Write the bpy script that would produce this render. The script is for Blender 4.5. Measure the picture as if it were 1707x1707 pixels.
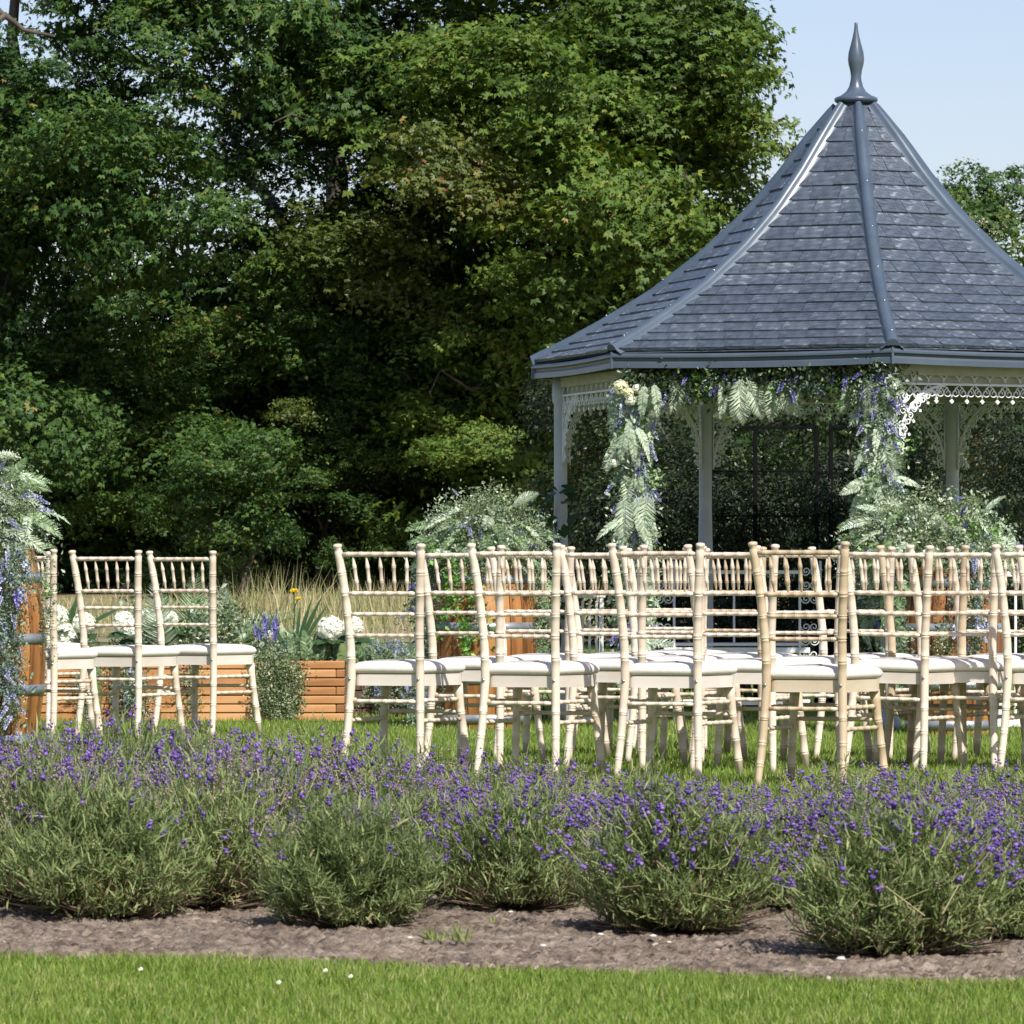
import bpy, math, random
import numpy as np
from mathutils import Vector, Matrix, Euler
R_ = math.radians
PI = math.pi
for o in list(bpy.data.objects): bpy.data.objects.remove(o)
scene = bpy.context.scene
COL = scene.collection
rng = np.random.default_rng(11)
random.seed(11)

# ------------------------------------------------------------------ camera, world, sun
CAMH = 0.78; F = 9000.0; HOR = 966.0; W = 1707.0
cam = bpy.data.objects.new('camera', bpy.data.cameras.new('camera')); COL.objects.link(cam)
cam.location = (0, 0, CAMH); cam.rotation_euler = (PI/2, 0, 0)
cam.data.sensor_width = 36; cam.data.lens = F/W*36
cam.data.shift_y = (HOR - W/2)/W
cam.data.clip_start = .5; cam.data.clip_end = 3000
cam.data.dof.use_dof = True; cam.data.dof.focus_distance = 22.5; cam.data.dof.aperture_fstop = 36
scene.camera = cam
SUN_AZ, SUN_EL = R_(154), R_(46)          # clockwise from +Y
world = bpy.data.worlds.new('World'); scene.world = world; world.use_nodes = True
wn = world.node_tree; bg = wn.nodes['Background']
sky = wn.nodes.new('ShaderNodeTexSky'); sky.sky_type = 'NISHITA'; sky.sun_disc = False
sky.sun_elevation = SUN_EL; sky.sun_rotation = SUN_AZ; sky.altitude = 50; sky.air_density = 1.0; sky.dust_density = 1.0; sky.ozone_density = 3.0
tn = wn.nodes.new('ShaderNodeMix'); tn.data_type = 'RGBA'; tn.blend_type = 'MULTIPLY'; tn.inputs[0].default_value = 1; tn.inputs[7].default_value = (1, .875, .90, 1)
wn.links.new(sky.outputs[0], tn.inputs[6]); wn.links.new(tn.outputs[2], bg.inputs[0]); bg.inputs[1].default_value = 0.115
sd = Vector((math.sin(SUN_AZ)*math.cos(SUN_EL), math.cos(SUN_AZ)*math.cos(SUN_EL), math.sin(SUN_EL)))
sun = bpy.data.objects.new('sun', bpy.data.lights.new('sun', 'SUN')); COL.objects.link(sun)
sun.data.energy = 5.0; sun.data.angle = R_(.53); sun.data.color = (1, .955, .88)
sun.rotation_euler = sd.to_track_quat('Z', 'Y').to_euler(); sun.location = sd*60
scene.view_settings.view_transform = 'Standard'; scene.view_settings.look = 'None'
scene.view_settings.exposure = 0.46; scene.view_settings.gamma = 1; scene.view_settings.use_curve_mapping = False
scene.cycles.max_bounces = 8; scene.cycles.transparent_max_bounces = 8
try: scene.cycles.use_denoising = True
except Exception: pass

def at(x, y, Y):                            # photo pixel at depth Y -> point
    return Vector(((x-W/2)/F*Y, Y, CAMH + (HOR-y)/F*Y))

# ------------------------------------------------------------------ materials
def new_mat(name):
    m = bpy.data.materials.new(name); m.use_nodes = True
    nt = m.node_tree; b = nt.nodes['Principled BSDF']; return m, nt, b
def N(nt, t, **k):
    n = nt.nodes.new(t)
    for a, v in k.items(): setattr(n, a, v)
    return n
def ramp(nt, stops, src):
    r = N(nt, 'ShaderNodeValToRGB'); e = r.color_ramp.elements
    while len(e) < len(stops): e.new(.5)
    for i, (p, c) in enumerate(stops): e[i].position = p; e[i].color = (*c, 1)
    nt.links.new(src, r.inputs[0]); return r.outputs[0]
def math_(nt, op, a, b):
    n = N(nt, 'ShaderNodeMath', operation=op)
    for i, v in enumerate((a, b)):
        if isinstance(v, (int, float)): n.inputs[i].default_value = v
        else: nt.links.new(v, n.inputs[i])
    return n.outputs[0]
def noise(nt, scale, detail=4, stretch=None, coord='Object'):
    tc = N(nt, 'ShaderNodeTexCoord'); n = N(nt, 'ShaderNodeTexNoise')
    n.inputs['Scale'].default_value = scale; n.inputs['Detail'].default_value = detail
    if stretch:
        mp = N(nt, 'ShaderNodeMapping'); mp.inputs['Scale'].default_value = stretch
        nt.links.new(tc.outputs[coord], mp.inputs[0]); nt.links.new(mp.outputs[0], n.inputs[0])
    else: nt.links.new(tc.outputs[coord], n.inputs[0])
    return n.outputs['Fac']
def bump(nt, b, src, strength, dist=.01):
    n = N(nt, 'ShaderNodeBump'); n.inputs['Strength'].default_value = strength; n.inputs['Distance'].default_value = dist
    nt.links.new(src, n.inputs['Height']); nt.links.new(n.outputs[0], b.inputs['Normal'])
def surf(name, stops, scale=8, rough=.6, stretch=None, bmp=.3, bd=.004, objrand=0, bscale=None, metal=0, spec=.5, detail=5):
    m, nt, b = new_mat(name)
    f = noise(nt, scale, detail, stretch)
    if objrand:
        oi = N(nt, 'ShaderNodeObjectInfo')
        f = math_(nt, 'ADD', f, math_(nt, 'MULTIPLY', math_(nt, 'SUBTRACT', oi.outputs['Random'], .5), objrand))
    nt.links.new(ramp(nt, stops, f), b.inputs['Base Color'])
    b.inputs['Roughness'].default_value = rough; b.inputs['Metallic'].default_value = metal
    b.inputs['Specular IOR Level'].default_value = spec
    if bmp: bump(nt, b, noise(nt, bscale or scale*2, 5, stretch), bmp, bd)
    return m
def leafmat(name, stops, transl=.3, rough=.45, objrand=.25, spec=.35, big=0, bigscale=.6):
    m, nt, b = new_mat(name)
    a = N(nt, 'ShaderNodeAttribute', attribute_name='tint'); f = a.outputs['Fac']
    if objrand:
        oi = N(nt, 'ShaderNodeObjectInfo')
        f = math_(nt, 'ADD', f, math_(nt, 'MULTIPLY', math_(nt, 'SUBTRACT', oi.outputs['Random'], .5), objrand))
    if big:
        g = N(nt, 'ShaderNodeNewGeometry'); n = N(nt, 'ShaderNodeTexNoise'); n.inputs['Scale'].default_value = bigscale
        nt.links.new(g.outputs['Position'], n.inputs[0])
        f = math_(nt, 'ADD', f, math_(nt, 'MULTIPLY', math_(nt, 'SUBTRACT', n.outputs['Fac'], .5), big))
    c = ramp(nt, stops, f)
    nt.links.new(c, b.inputs['Base Color']); b.inputs['Roughness'].default_value = rough
    b.inputs['Specular IOR Level'].default_value = spec
    if transl:
        t = N(nt, 'ShaderNodeBsdfTranslucent'); mx = N(nt, 'ShaderNodeMixShader'); mx.inputs[0].default_value = transl
        hs = N(nt, 'ShaderNodeHueSaturation'); hs.inputs['Hue'].default_value = .485; hs.inputs['Saturation'].default_value = 1.15; hs.inputs['Value'].default_value = 1.3
        nt.links.new(c, hs.inputs['Color']); nt.links.new(hs.outputs[0], t.inputs[0])
        out = nt.nodes['Material Output']
        nt.links.new(b.outputs[0], mx.inputs[1]); nt.links.new(t.outputs[0], mx.inputs[2]); nt.links.new(mx.outputs[0], out.inputs[0])
    return m
M = {}
M['maple'] = leafmat('maple leaf', [(0, (.018, .045, .013)), (.42, (.046, .098, .024)), (.72, (.085, .150, .030)), (.93, (.14, .18, .03)), (1, (.22, .17, .05))], .26, .5, .3, .22, .35, .35)
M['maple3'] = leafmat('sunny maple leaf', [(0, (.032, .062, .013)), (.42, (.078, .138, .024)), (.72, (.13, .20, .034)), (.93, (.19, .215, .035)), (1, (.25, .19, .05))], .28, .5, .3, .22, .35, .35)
M['maple2'] = leafmat('yellowing maple leaf', [(0, (.04, .065, .014)), (.45, (.085, .12, .022)), (.75, (.14, .155, .03)), (.93, (.19, .15, .04)), (1, (.22, .09, .04))], .28, .45, .3)
M['shrub'] = leafmat('shrub leaf', [(0, (.014, .03, .012)), (.5, (.035, .06, .018)), (.8, (.08, .11, .025)), (1, (.16, .17, .04))], .28, .38, .3)
M['darkshrub'] = leafmat('shade darkened shrub leaf', [(0, (.010, .018, .009)), (.6, (.022, .036, .014)), (.9, (.05, .07, .02)), (1, (.10, .11, .03))], .2, .5, .3)  # shrub leaf darkened: the deep shade behind the gazebo is put into its colour
M['shrubred'] = leafmat('photinia leaf', [(0, (.02, .04, .014)), (.5, (.05, .07, .02)), (.75, (.12, .10, .03)), (.88, (.2, .06, .03)), (1, (.26, .05, .04))], .25, .35, .2)
M['lav'] = leafmat('lavender foliage', [(0, (.065, .085, .035)), (.4, (.15, .20, .075)), (.7, (.245, .315, .115)), (.86, (.37, .40, .17)), (.95, (.34, .25, .17)), (1, (.30, .21, .15))], .3, .6, .22, .25)
M['lavflower'] = leafmat('lavender blossom', [(0, (.085, .05, .20)), (.35, (.15, .09, .33)), (.56, (.29, .19, .50)), (.64, (.21, .15, .20)), (.8, (.29, .22, .20)), (1, (.42, .35, .27))], .15, .6, .1, .2)
M['twig'] = leafmat('lavender twig', [(0, (.05, .035, .025)), (1, (.20, .15, .10))], 0, .8, .1, .2)
M['lawn'] = leafmat('lawn blade', [(0, (.09, .15, .02)), (.5, (.17, .26, .04)), (.85, (.25, .335, .065)), (1, (.40, .38, .16))], .3, .5, 0, .3, .45, 3)
M['straw'] = leafmat('dry grass', [(0, (.15, .20, .06)), (.4, (.30, .30, .13)), (1, (.54, .45, .29))], .25, .7, 0, .2, .3, 2)
M['fernpale'] = leafmat('pale silk fern', [(0, (.26, .34, .22)), (.5, (.46, .55, .40)), (1, (.68, .74, .60))], .25, .55, .3)
M['ferngreen'] = leafmat('green silk fern', [(0, (.09, .15, .06)), (.5, (.20, .30, .14)), (1, (.40, .50, .30))], .25, .5, .35)
M['bluegreen'] = leafmat('blue green sprig', [(0, (.05, .09, .055)), (.5, (.14, .21, .14)), (1, (.40, .48, .38))], .2, .5, .35)
M['varieg'] = leafmat('variegated leaf', [(0, (.06, .11, .04)), (.45, (.16, .22, .09)), (.7, (.36, .40, .24)), (1, (.62, .62, .46))], .25, .5, .25)
M['ivy'] = leafmat('bright ivy leaf', [(0, (.06, .16, .02)), (.6, (.14, .32, .05)), (1, (.30, .48, .12))], .3, .45, .3)
M['violet'] = leafmat('violet silk spike', [(0, (.10, .09, .30)), (.5, (.18, .16, .46)), (1, (.34, .32, .62))], .1, .6, .4)
M['lilac'] = leafmat('pale lilac spike', [(0, (.22, .24, .42)), (.5, (.36, .38, .58)), (1, (.55, .58, .72))], .1, .6, .3)
M['petal'] = leafmat('white petal', [(0, (.55, .62, .38)), (.35, (.78, .80, .66)), (1, (.90, .90, .84))], .25, .55, .2)
M['cream'] = leafmat('cream petal', [(0, (.55, .58, .30)), (.5, (.80, .80, .52)), (1, (.90, .88, .66))], .25, .55, .2)
M['yellow'] = leafmat('yellow petal', [(0, (.6, .45, .02)), (1, (.8, .62, .03))], .2, .6, 0)
M['darkleaf'] = leafmat('dark broad leaf', [(0, (.02, .05, .02)), (1, (.06, .12, .045))], .15, .35, .3)
M['bark'] = surf('bark', [(.3, (.025, .02, .015)), (.7, (.11, .09, .07))], 6, .9, (1, 1, .2), .8, .03)
M['twigbare'] = surf('bare twig', [(.3, (.16, .13, .10)), (.7, (.34, .29, .23))], 9, .9, None, .3)
M['chair'] = surf('limewashed beech', [(.25, (.49, .395, .305)), (.5, (.61, .51, .40)), (.75, (.71, .62, .51))], 14, .42, (1, 1, .12), .12, .002, .25)
M['chairtan'] = surf('bare honey beech', [(.25, (.37, .275, .17)), (.5, (.48, .375, .25)), (.75, (.58, .48, .34))], 12, .4, (1, 1, .12), .12, .002, .1)
M['seatwood'] = surf('limewashed seat frame', [(.25, (.50, .43, .35)), (.5, (.62, .56, .48)), (.8, (.72, .67, .60))], 10, .36, (.3, .3, 1), .1, .002, .2)
M['seattan'] = surf('honey seat frame', [(.25, (.42, .32, .20)), (.5, (.54, .44, .31)), (.8, (.64, .56, .43))], 10, .38, (.3, .3, 1), .1, .002, .1)
M['cushion'] = surf('ivory pad cloth', [(.3, (.63, .57, .50)), (.7, (.71, .66, .59))], 6, .75, None, .25, .004, .12, 90)
M['screw'] = surf('steel', [(.3, (.5, .5, .5)), (.7, (.62, .62, .62))], 30, .3, None, 0, metal=1)
M['slate'] = surf('roof slate plastic', [(.30, (.044, .056, .077)), (.46, (.064, .080, .105)), (.62, (.088, .107, .135)), (.73, (.21, .235, .27))], 17, .36, (1, 1, 3), 1.0, .009, .20, 30, spec=.5)
M['ridge'] = surf('roof ridge plastic', [(.3, (.052, .074, .105)), (.7, (.072, .098, .132))], 7, .33, None, .12, .003, 0, 20, spec=.5)
M['fascia'] = surf('roof edge plastic', [(.3, (.050, .068, .092)), (.7, (.070, .092, .12))], 5, .38, None, .1, .003)
M['white'] = surf('white painted iron', [(.3, (.66, .67, .68)), (.7, (.78, .78, .78))], 9, .45, None, .15, .002)
M['postpaint'] = surf('pale grey painted post', [(.3, (.40, .42, .45)), (.7, (.50, .52, .55))], 7, .5, None, .15, .002)
M['creampaint'] = surf('cream painted wood', [(.3, (.36, .34, .27)), (.7, (.46, .44, .36))], 9, .6, None, .15, .002)
M['underroof'] = surf('dark roof lining', [(.3, (.035, .034, .033)), (.7, (.07, .066, .06))], 6, .8, None, .2)
M['stave'] = surf('oiled oak stave', [(.3, (.09, .033, .010)), (.46, (.24, .095, .026)), (.62, (.40, .18, .052)), (.8, (.50, .26, .09))], 16, .42, (1, 1, .09), .6, .004, .22)
M['hoop'] = surf('galvanised hoop', [(.3, (.24, .26, .29)), (.7, (.42, .44, .47))], 14, .42, None, .2, .002, metal=.6)
M['board'] = surf('orange stained board', [(.3, (.22, .09, .030)), (.5, (.40, .185, .065)), (.72, (.54, .30, .13))], 13, .5, (.12, 1, 1), .35, .003, .3)
M['darkboard'] = surf('dark brown board', [(.3, (.05, .03, .02)), (.7, (.12, .07, .045))], 9, .6, (.12, 1, 1), .35, .003, .2)  # dark brown boards, much darker than the orange ones
M['compost'] = surf('compost', [(.3, (.02, .015, .01)), (.7, (.06, .045, .03))], 30, .95, None, .8, .02)
M['iron'] = surf('black iron', [(.3, (.004, .004, .004)), (.7, (.008, .008, .009))], 20, .8, None, .2, spec=.05)
M['stone'] = surf('pale pebble', [(.3, (.38, .33, .28)), (.7, (.60, .56, .50))], 20, .8, None, .3)
def soil_mat():
    m, nt, b = new_mat('dry garden soil')
    f = noise(nt, 24, 8); g = noise(nt, 3, 3)
    f = math_(nt, 'ADD', math_(nt, 'MULTIPLY', f, .75), math_(nt, 'MULTIPLY', g, .3))
    nt.links.new(ramp(nt, [(.36, (.07, .047, .033)), (.48, (.15, .112, .082)), (.60, (.23, .18, .137)), (.74, (.34, .28, .225))], f), b.inputs['Base Color'])
    b.inputs['Roughness'].default_value = .95; bump(nt, b, noise(nt, 70, 10), 1.0, .02); return m
M['soil'] = soil_mat()
M['crumb'] = leafmat('soil crumb', [(0, (.05, .032, .024)), (.5, (.145, .107, .082)), (.95, (.25, .195, .15)), (1, (.42, .36, .30))], 0, .95, 0, .1)
def ground_mat():
    m, nt, b = new_mat('lawn ground')
    g = noise(nt, 14, 8); h = noise(nt, .9, 4)
    f = math_(nt, 'ADD', math_(nt, 'MULTIPLY', g, .7), math_(nt, 'MULTIPLY', h, .35))
    nt.links.new(ramp(nt, [(.35, (.06, .085, .02)), (.55, (.12, .18, .035)), (.75, (.22, .25, .08))], f), b.inputs['Base Color'])
    b.inputs['Roughness'].default_value = .9; bump(nt, b, noise(nt, 90, 6), .8, .02); return m
M['ground'] = ground_mat()
M['meadow'] = surf('meadow ground', [(.3, (.14, .12, .06)), (.5, (.24, .20, .10)), (.75, (.34, .29, .16))], 2, .95, None, .8, .05, 0, 30)

# ------------------------------------------------------------------ mesh helpers
def np_mesh(name, V, Fc, mat, tint=None, smooth=False):
    V = np.asarray(V, dtype=np.float32); Fc = np.asarray(Fc, dtype=np.int32)
    me = bpy.data.meshes.new(name); k = Fc.shape[1]
    me.vertices.add(len(V)); me.vertices.foreach_set('co', V.ravel())
    me.loops.add(Fc.size); me.loops.foreach_set('vertex_index', Fc.ravel())
    me.polygons.add(len(Fc)); me.polygons.foreach_set('loop_start', np.arange(0, Fc.size, k, dtype=np.int32))
    try: me.polygons.foreach_set('loop_total', np.full(len(Fc), k, dtype=np.int32))
    except Exception: pass
    if smooth: me.polygons.foreach_set('use_smooth', np.ones(len(Fc), dtype=bool))
    if tint is not None:
        a = me.attributes.new('tint', 'FLOAT', 'POINT'); a.data.foreach_set('value', np.asarray(tint, dtype=np.float32))
    me.update(calc_edges=True); me.validate(); me.materials.append(mat); return me
def unit(a): return a/np.maximum(np.linalg.norm(a, axis=-1, keepdims=True), 1e-9)
def scatter(LV, LF, pos, nrm, dirv, scale, tint):
    """copies of a leaf (x width, y length, z normal) at every position"""
    LV = np.asarray(LV, float); LF = np.asarray(LF, int)
    d = unit(dirv - (dirv*unit(nrm)).sum(1, keepdims=True)*unit(nrm)); n = unit(nrm); x = np.cross(d, n)
    scale = np.asarray(scale, float)
    if scale.ndim == 1: scale = np.stack([scale]*3, 1)
    L = LV[None]*scale[:, None, :]
    V = pos[:, None, :] + L[..., 0:1]*x[:, None, :] + L[..., 1:2]*d[:, None, :] + L[..., 2:3]*n[:, None, :]
    k = len(LV); Fc = LF[None] + (np.arange(len(pos))*k)[:, None, None]
    return V.reshape(-1, 3), Fc.reshape(-1, LF.shape[1]), np.repeat(tint, k)
def join(parts):
    Vs, Fs, Ts, o = [], [], [], 0
    for V, Fc, T in parts:
        Vs.append(V); Fs.append(Fc+o); Ts.append(T); o += len(V)
    return np.concatenate(Vs), np.concatenate(Fs), np.concatenate(Ts)
def rdir(n, r=rng): return unit(r.normal(size=(n, 3)))
class MB:
    def __init__(s): s.v = []; s.f = []; s.sm = []
    def add(s, v, f, smooth=True):
        o = len(s.v); s.v += [tuple(p) for p in v]; s.f += [tuple(i+o for i in q) for q in f]; s.sm += [smooth]*len(f); return s
    def box(s, c, d, m=None, bev=0):
        x, y, z = (q/2 for q in d); c = Vector(c)
        if bev:
            b = min(bev, x*.9, y*.9, z*.9); vs = []; idx = {}
            for sx in (-1, 1):
                for sy in (-1, 1):
                    for sz in (-1, 1):
                        for a in range(3):
                            p = [sx*(x-b), sy*(y-b), sz*(z-b)]; p[a] = (sx*x, sy*y, sz*z)[a]
                            idx[(sx, sy, sz, a)] = len(vs); vs.append(Vector(p))
            fs = []
            for a in range(3):
                u, w = (a+1) % 3, (a+2) % 3
                for sg in (-1, 1):
                    q = []
                    for su, sw in ((-1, -1), (1, -1), (1, 1), (-1, 1)):
                        k = [0, 0, 0]; k[a] = sg; k[u] = su; k[w] = sw; q.append(idx[(*k, a)])
                    fs.append(q if sg > 0 else q[::-1])
                for su in (-1, 1):
                    for sw in (-1, 1):
                        k1 = [0]*3; k1[a] = -1; k1[u] = su; k1[w] = sw; k2 = list(k1); k2[a] = 1
                        q = [idx[(*k1, u)], idx[(*k2, u)], idx[(*k2, w)], idx[(*k1, w)]]
                        fs.append(q if su*sw > 0 else q[::-1])
            for sx in (-1, 1):
                for sy in (-1, 1):
                    for sz in (-1, 1):
                        q = [idx[(sx, sy, sz, a)] for a in range(3)]; fs.append(q if sx*sy*sz > 0 else q[::-1])
        else:
            vs = [Vector((i*x, j*y, k*z)) for i in (-1, 1) for j in (-1, 1) for k in (-1, 1)]
            fs = [(0, 1, 3, 2), (4, 6, 7, 5), (0, 4, 5, 1), (2, 3, 7, 6), (0, 2, 6, 4), (1, 5, 7, 3)]
        vs = [c + ((m @ v) if m is not None else v) for v in vs]
        return s.add(vs, fs, False)
    def tube(s, pts, rad, seg=6, cap=True, smooth=True):
        pts = [Vector(p) for p in pts]; n = len(pts)
        if not hasattr(rad, '__len__'): rad = [rad]*n
        t0 = (pts[1]-pts[0]).normalized(); up = Vector((0, 0, 1)) if abs(t0.z) < .9 else Vector((0, 1, 0))
        a = t0.cross(up).normalized(); v = []; f = []
        for i, p in enumerate(pts):
            t = (pts[min(i+1, n-1)] - pts[max(i-1, 0)])
            t = t.normalized() if t.length > 1e-9 else t0
            a = (a - t*a.dot(t)).normalized(); b = t.cross(a)
            for k in range(seg):
                an = 2*PI*k/seg; v.append(p + (a*math.cos(an) + b*math.sin(an))*rad[i])
        for i in range(n-1):
            for k in range(seg):
                k2 = (k+1) % seg; f.append((i*seg+k, i*seg+k2, (i+1)*seg+k2, (i+1)*seg+k))
        if cap: f.append(tuple(range(seg))[::-1]); f.append(tuple((n-1)*seg+k for k in range(seg)))
        return s.add(v, f, smooth)
    def lathe(s, prof, seg=24, c=(0, 0, 0), smooth=True):
        v = []; f = []; c = Vector(c)
        for r, z in prof:
            for k in range(seg): v.append(c + Vector((r*math.cos(2*PI*k/seg), r*math.sin(2*PI*k/seg), z)))
        for i in range(len(prof)-1):
            for k in range(seg):
                k2 = (k+1) % seg; f.append((i*seg+k, i*seg+k2, (i+1)*seg+k2, (i+1)*seg+k))
        f.append(tuple(range(seg))[::-1]); f.append(tuple((len(prof)-1)*seg+k for k in range(seg)))
        return s.add(v, f, smooth)
    def mesh(s, name, mat):
        me = bpy.data.meshes.new(name); me.from_pydata(s.v, [], s.f)
        me.polygons.foreach_set('use_smooth', s.sm); me.update(); me.materials.append(mat); return me
def turned(mb, p0, p1, prof, seg=8):
    p0, p1 = Vector(p0), Vector(p1)
    return mb.tube([p0.lerp(p1, t) for t, r in prof], [r for t, r in prof], seg)

# ------------------------------------------------------------------ object helpers
def tag(o, label=None, cat=None, group=None, kind=None):
    if label: o['label'] = label
    if cat: o['category'] = cat
    if group: o['group'] = group
    if kind: o['kind'] = kind
    return o
def obj(name, me, parent=None, loc=(0, 0, 0), rot=None, scale=None, mat4=None):
    o = bpy.data.objects.new(name, me); COL.objects.link(o)
    if parent: o.parent = parent
    if mat4 is not None: o.matrix_local = mat4
    else:
        o.location = loc
        if rot is not None: o.rotation_euler = rot
        if scale is not None: o.scale = scale if hasattr(scale, '__len__') else (scale,)*3
    return o
def thing(name, label, cat, loc=(0, 0, 0), rz=0, group=None):
    return tag(obj(name, None, None, loc, (0, 0, rz)), label, cat, group)
def frame_to(loc, d, n=(0, 0, 1), s=1.0, roll=0):
    """local +Y along d, local +Z near n"""
    d = Vector(d).normalized(); n = Vector(n); n = n - d*n.dot(d)
    if n.length < 1e-3: n = d.orthogonal()
    n.normalize(); x = d.cross(n); m = Matrix((x, d, n)).transposed().to_4x4()
    return Matrix.Translation(loc) @ m @ Matrix.Rotation(roll, 4, 'Y') @ Matrix.Scale(s, 4)
def copy_tree(o, parent=None):
    c = o.copy(); COL.objects.link(c)
    if parent: c.parent = parent
    for ch in list(o.children): copy_tree(ch, c)
    return c

# ------------------------------------------------------------------ ground
def hz(Y):                                  # rise of the land beyond the lawn
    return float(np.interp(Y, [0, 33, 44, 58, 90, 200, 900], [0, 0, .30, .60, .9, 1.5, 1.5]))
ys = [-20, 0, 5, 9, 12, 20, 30, 33, 36, 40, 44, 47, 50, 54, 58, 70, 90, 200, 900]
xs = [-400, -60, -12, -6, -2, 2, 6, 12, 60, 400]
V = [(x, y, hz(y)) for y in ys for x in xs]; nx = len(xs)
Fq = [(j*nx+i, j*nx+i+1, (j+1)*nx+i+1, (j+1)*nx+i) for j in range(len(ys)-1) for i in range(nx-1)]
g = obj('lawn', np_mesh('lawn', V, Fq, M['ground'], smooth=True)); tag(g, kind='structure')
V = [(x, y, hz(y)+.006) for y in [43, 47, 50, 54, 58, 70, 90, 200] for x in [-60, -12, -6, -2, 2, 6, 12, 60]]
Fq = [(j*8+i, j*8+i+1, (j+1)*8+i+1, (j+1)*8+i) for j in range(7) for i in range(7)]
g = obj('meadow', np_mesh('meadow', V, Fq, M['meadow'], smooth=True)); tag(g, kind='structure')

EX = [(-3, 11.45), (-1.08, 11.34), (-.36, 11.16), (0, 10.95), (.3, 10.84), (.62, 10.62), (1.0, 10.56), (3, 10.45)]
def edgeY(x): return .972*np.interp(x, [e[0] for e in EX], [e[1] for e in EX])
def vnoise(x, y, s, seed=0):
    r = np.random.default_rng(seed); G = r.random((64, 64)); x = x*s; y = y*s
    xi = np.floor(x).astype(int); yi = np.floor(y).astype(int); fx = x-xi; fy = y-yi
    fx = fx*fx*(3-2*fx); fy = fy*fy*(3-2*fy); g = lambda a, b: G[a % 64, b % 64]
    return (g(xi, yi)*(1-fx)+g(xi+1, yi)*fx)*(1-fy) + (g(xi, yi+1)*(1-fx)+g(xi+1, yi+1)*fx)*fy
nu, nv = 760, 340
U, T = np.meshgrid(np.linspace(-1.75, 1.75, nu), np.linspace(0, 1, nv)**1.5)
E0 = edgeY(U) + .03*(vnoise(U, U*0+3, 9, 5)-.5); Y = E0 + T*(16.2-E0)
Z = .006 + .012*(vnoise(U, Y, 2.5, 1)-.3) + .008*vnoise(U, Y, 12, 2) + .022*np.maximum(vnoise(U, Y, 38, 3)-.55, 0) + .020*np.maximum(vnoise(U, Y, 75, 6)-.5, 0) + .005*vnoise(U, Y, 120, 4); Z = np.maximum(Z, .004)
Z = np.where(T < .003, .002, Z)
ii = np.arange(nu*nv).reshape(nv, nu)
Fq = np.stack([ii[:-1, :-1], ii[:-1, 1:], ii[1:, 1:], ii[1:, :-1]], -1).reshape(-1, 4)
g = obj('soil_bed', np_mesh('soil_bed', np.stack([U, Y, Z], -1).reshape(-1, 3), Fq, M['soil'], smooth=True)); tag(g, kind='structure')
def clod_mesh(n, seed, mat):
    r = np.random.default_rng(seed); px = r.uniform(-1.3, 1.3, n); py = edgeY(px)+.02+r.random(n)**1.6*1.6
    base = np.array([(1, 0, 0), (-.5, .87, 0), (-.5, -.87, 0), (.5, .5, .7), (-.6, .1, .8), (.2, -.6, .6), (0, 0, 1)])
    fs = np.array([(0, 1, 3), (1, 4, 3), (1, 2, 4), (2, 5, 4), (2, 0, 5), (0, 3, 5), (3, 4, 6), (4, 5, 6), (5, 3, 6)])
    P = np.stack([px, py, .009+0*px], 1); s = .0025+.0085*r.random(n)**3*r.uniform(.4, 1.4, n)
    nr = np.tile([[0, 0, 1.]], (n, 1))+.3*r.normal(size=(n, 3)); return scatter(base, fs, P, nr, r.normal(size=(n, 3)), s, r.random(n))
a, b, c = clod_mesh(26000, 3, None)
tag(obj('soil_crumbs', np_mesh('soil_crumbs', a, b, M['crumb'], c, True)), 'loose crumbs and clods of dry brown soil', 'soil crumbs', kind='stuff')

# ---------------------------------------------------------------- grass
def blades(n, px, py, pz, h, w, lean, seed, two=True):
    r = np.random.default_rng(seed)
    if two: LV = [(-.5, 0, 0), (.5, 0, 0), (-.36, .55, .06), (.36, .55, .06), (0, 1, .24)]; LF = [(0, 1, 3), (0, 3, 2), (2, 3, 4)]
    else: LV = [(-.5, 0, 0), (.5, 0, 0), (0, 1, .1)]; LF = [(0, 1, 2)]
    P = np.stack([px, py, pz], 1); d = np.tile([[0, 0, 1.]], (n, 1)) + lean*r.normal(size=(n, 3)); nr = r.normal(size=(n, 3)); nr[:, 2] *= .3
    hh = h*r.uniform(.6, 1.2, n); sc = np.stack([w*r.uniform(.7, 1.3, n), hh, hh], 1)
    return scatter(LV, LF, P, nr, d, sc, r.random(n))
r = np.random.default_rng(21); n = 150000
px = r.uniform(-1.3, 1.3, n); py = r.uniform(9.2, 11.5, n); keep = py < edgeY(px) + .03*(vnoise(px, py*0+3, 9, 5)-.5) + r.normal(size=n)*.012
px, py = px[keep], py[keep]
hg = .019+.014*vnoise(px, py, 3, 8)+.010*vnoise(px, py, 17, 9)**3
a, b, c = blades(len(px), px, py, 0*px, hg, .0028, .5, 22)
tag(obj('front_lawn_grass', np_mesh('front_lawn_grass', a, b, M['lawn'], c)), 'short bright green lawn grass in front of the soil', 'grass', kind='stuff')
n = 150000; t = r.random(n); py = 15.2 + (36-15.2)*t; px = r.uniform(-1, 1, n)*(.108*py)
a, b, c = blades(n, px, py, np.interp(py, [33, 44], [0, .3]), .036, .0065, .45, 23, False)
tag(obj('back_lawn_grass', np_mesh('back_lawn_grass', a, b, M['lawn'], c)), 'mown green lawn grass under and behind the chairs', 'grass', kind='stuff')
n = 6000; px = r.uniform(-5.5, 2.5, n); py = r.uniform(44, 56, n)
hh = (.10+.26*vnoise(px, py, 1.1, 31)**2)*np.interp(W/2+F*px/py, [0, 380, 420, 900, 1100], [.55, .6, 1.1, 1.25, 1])
a = blades(n, px, py, np.interp(py, [33, 44, 58], [0, .3, .6]), hh, .010, .22, 24)
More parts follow.
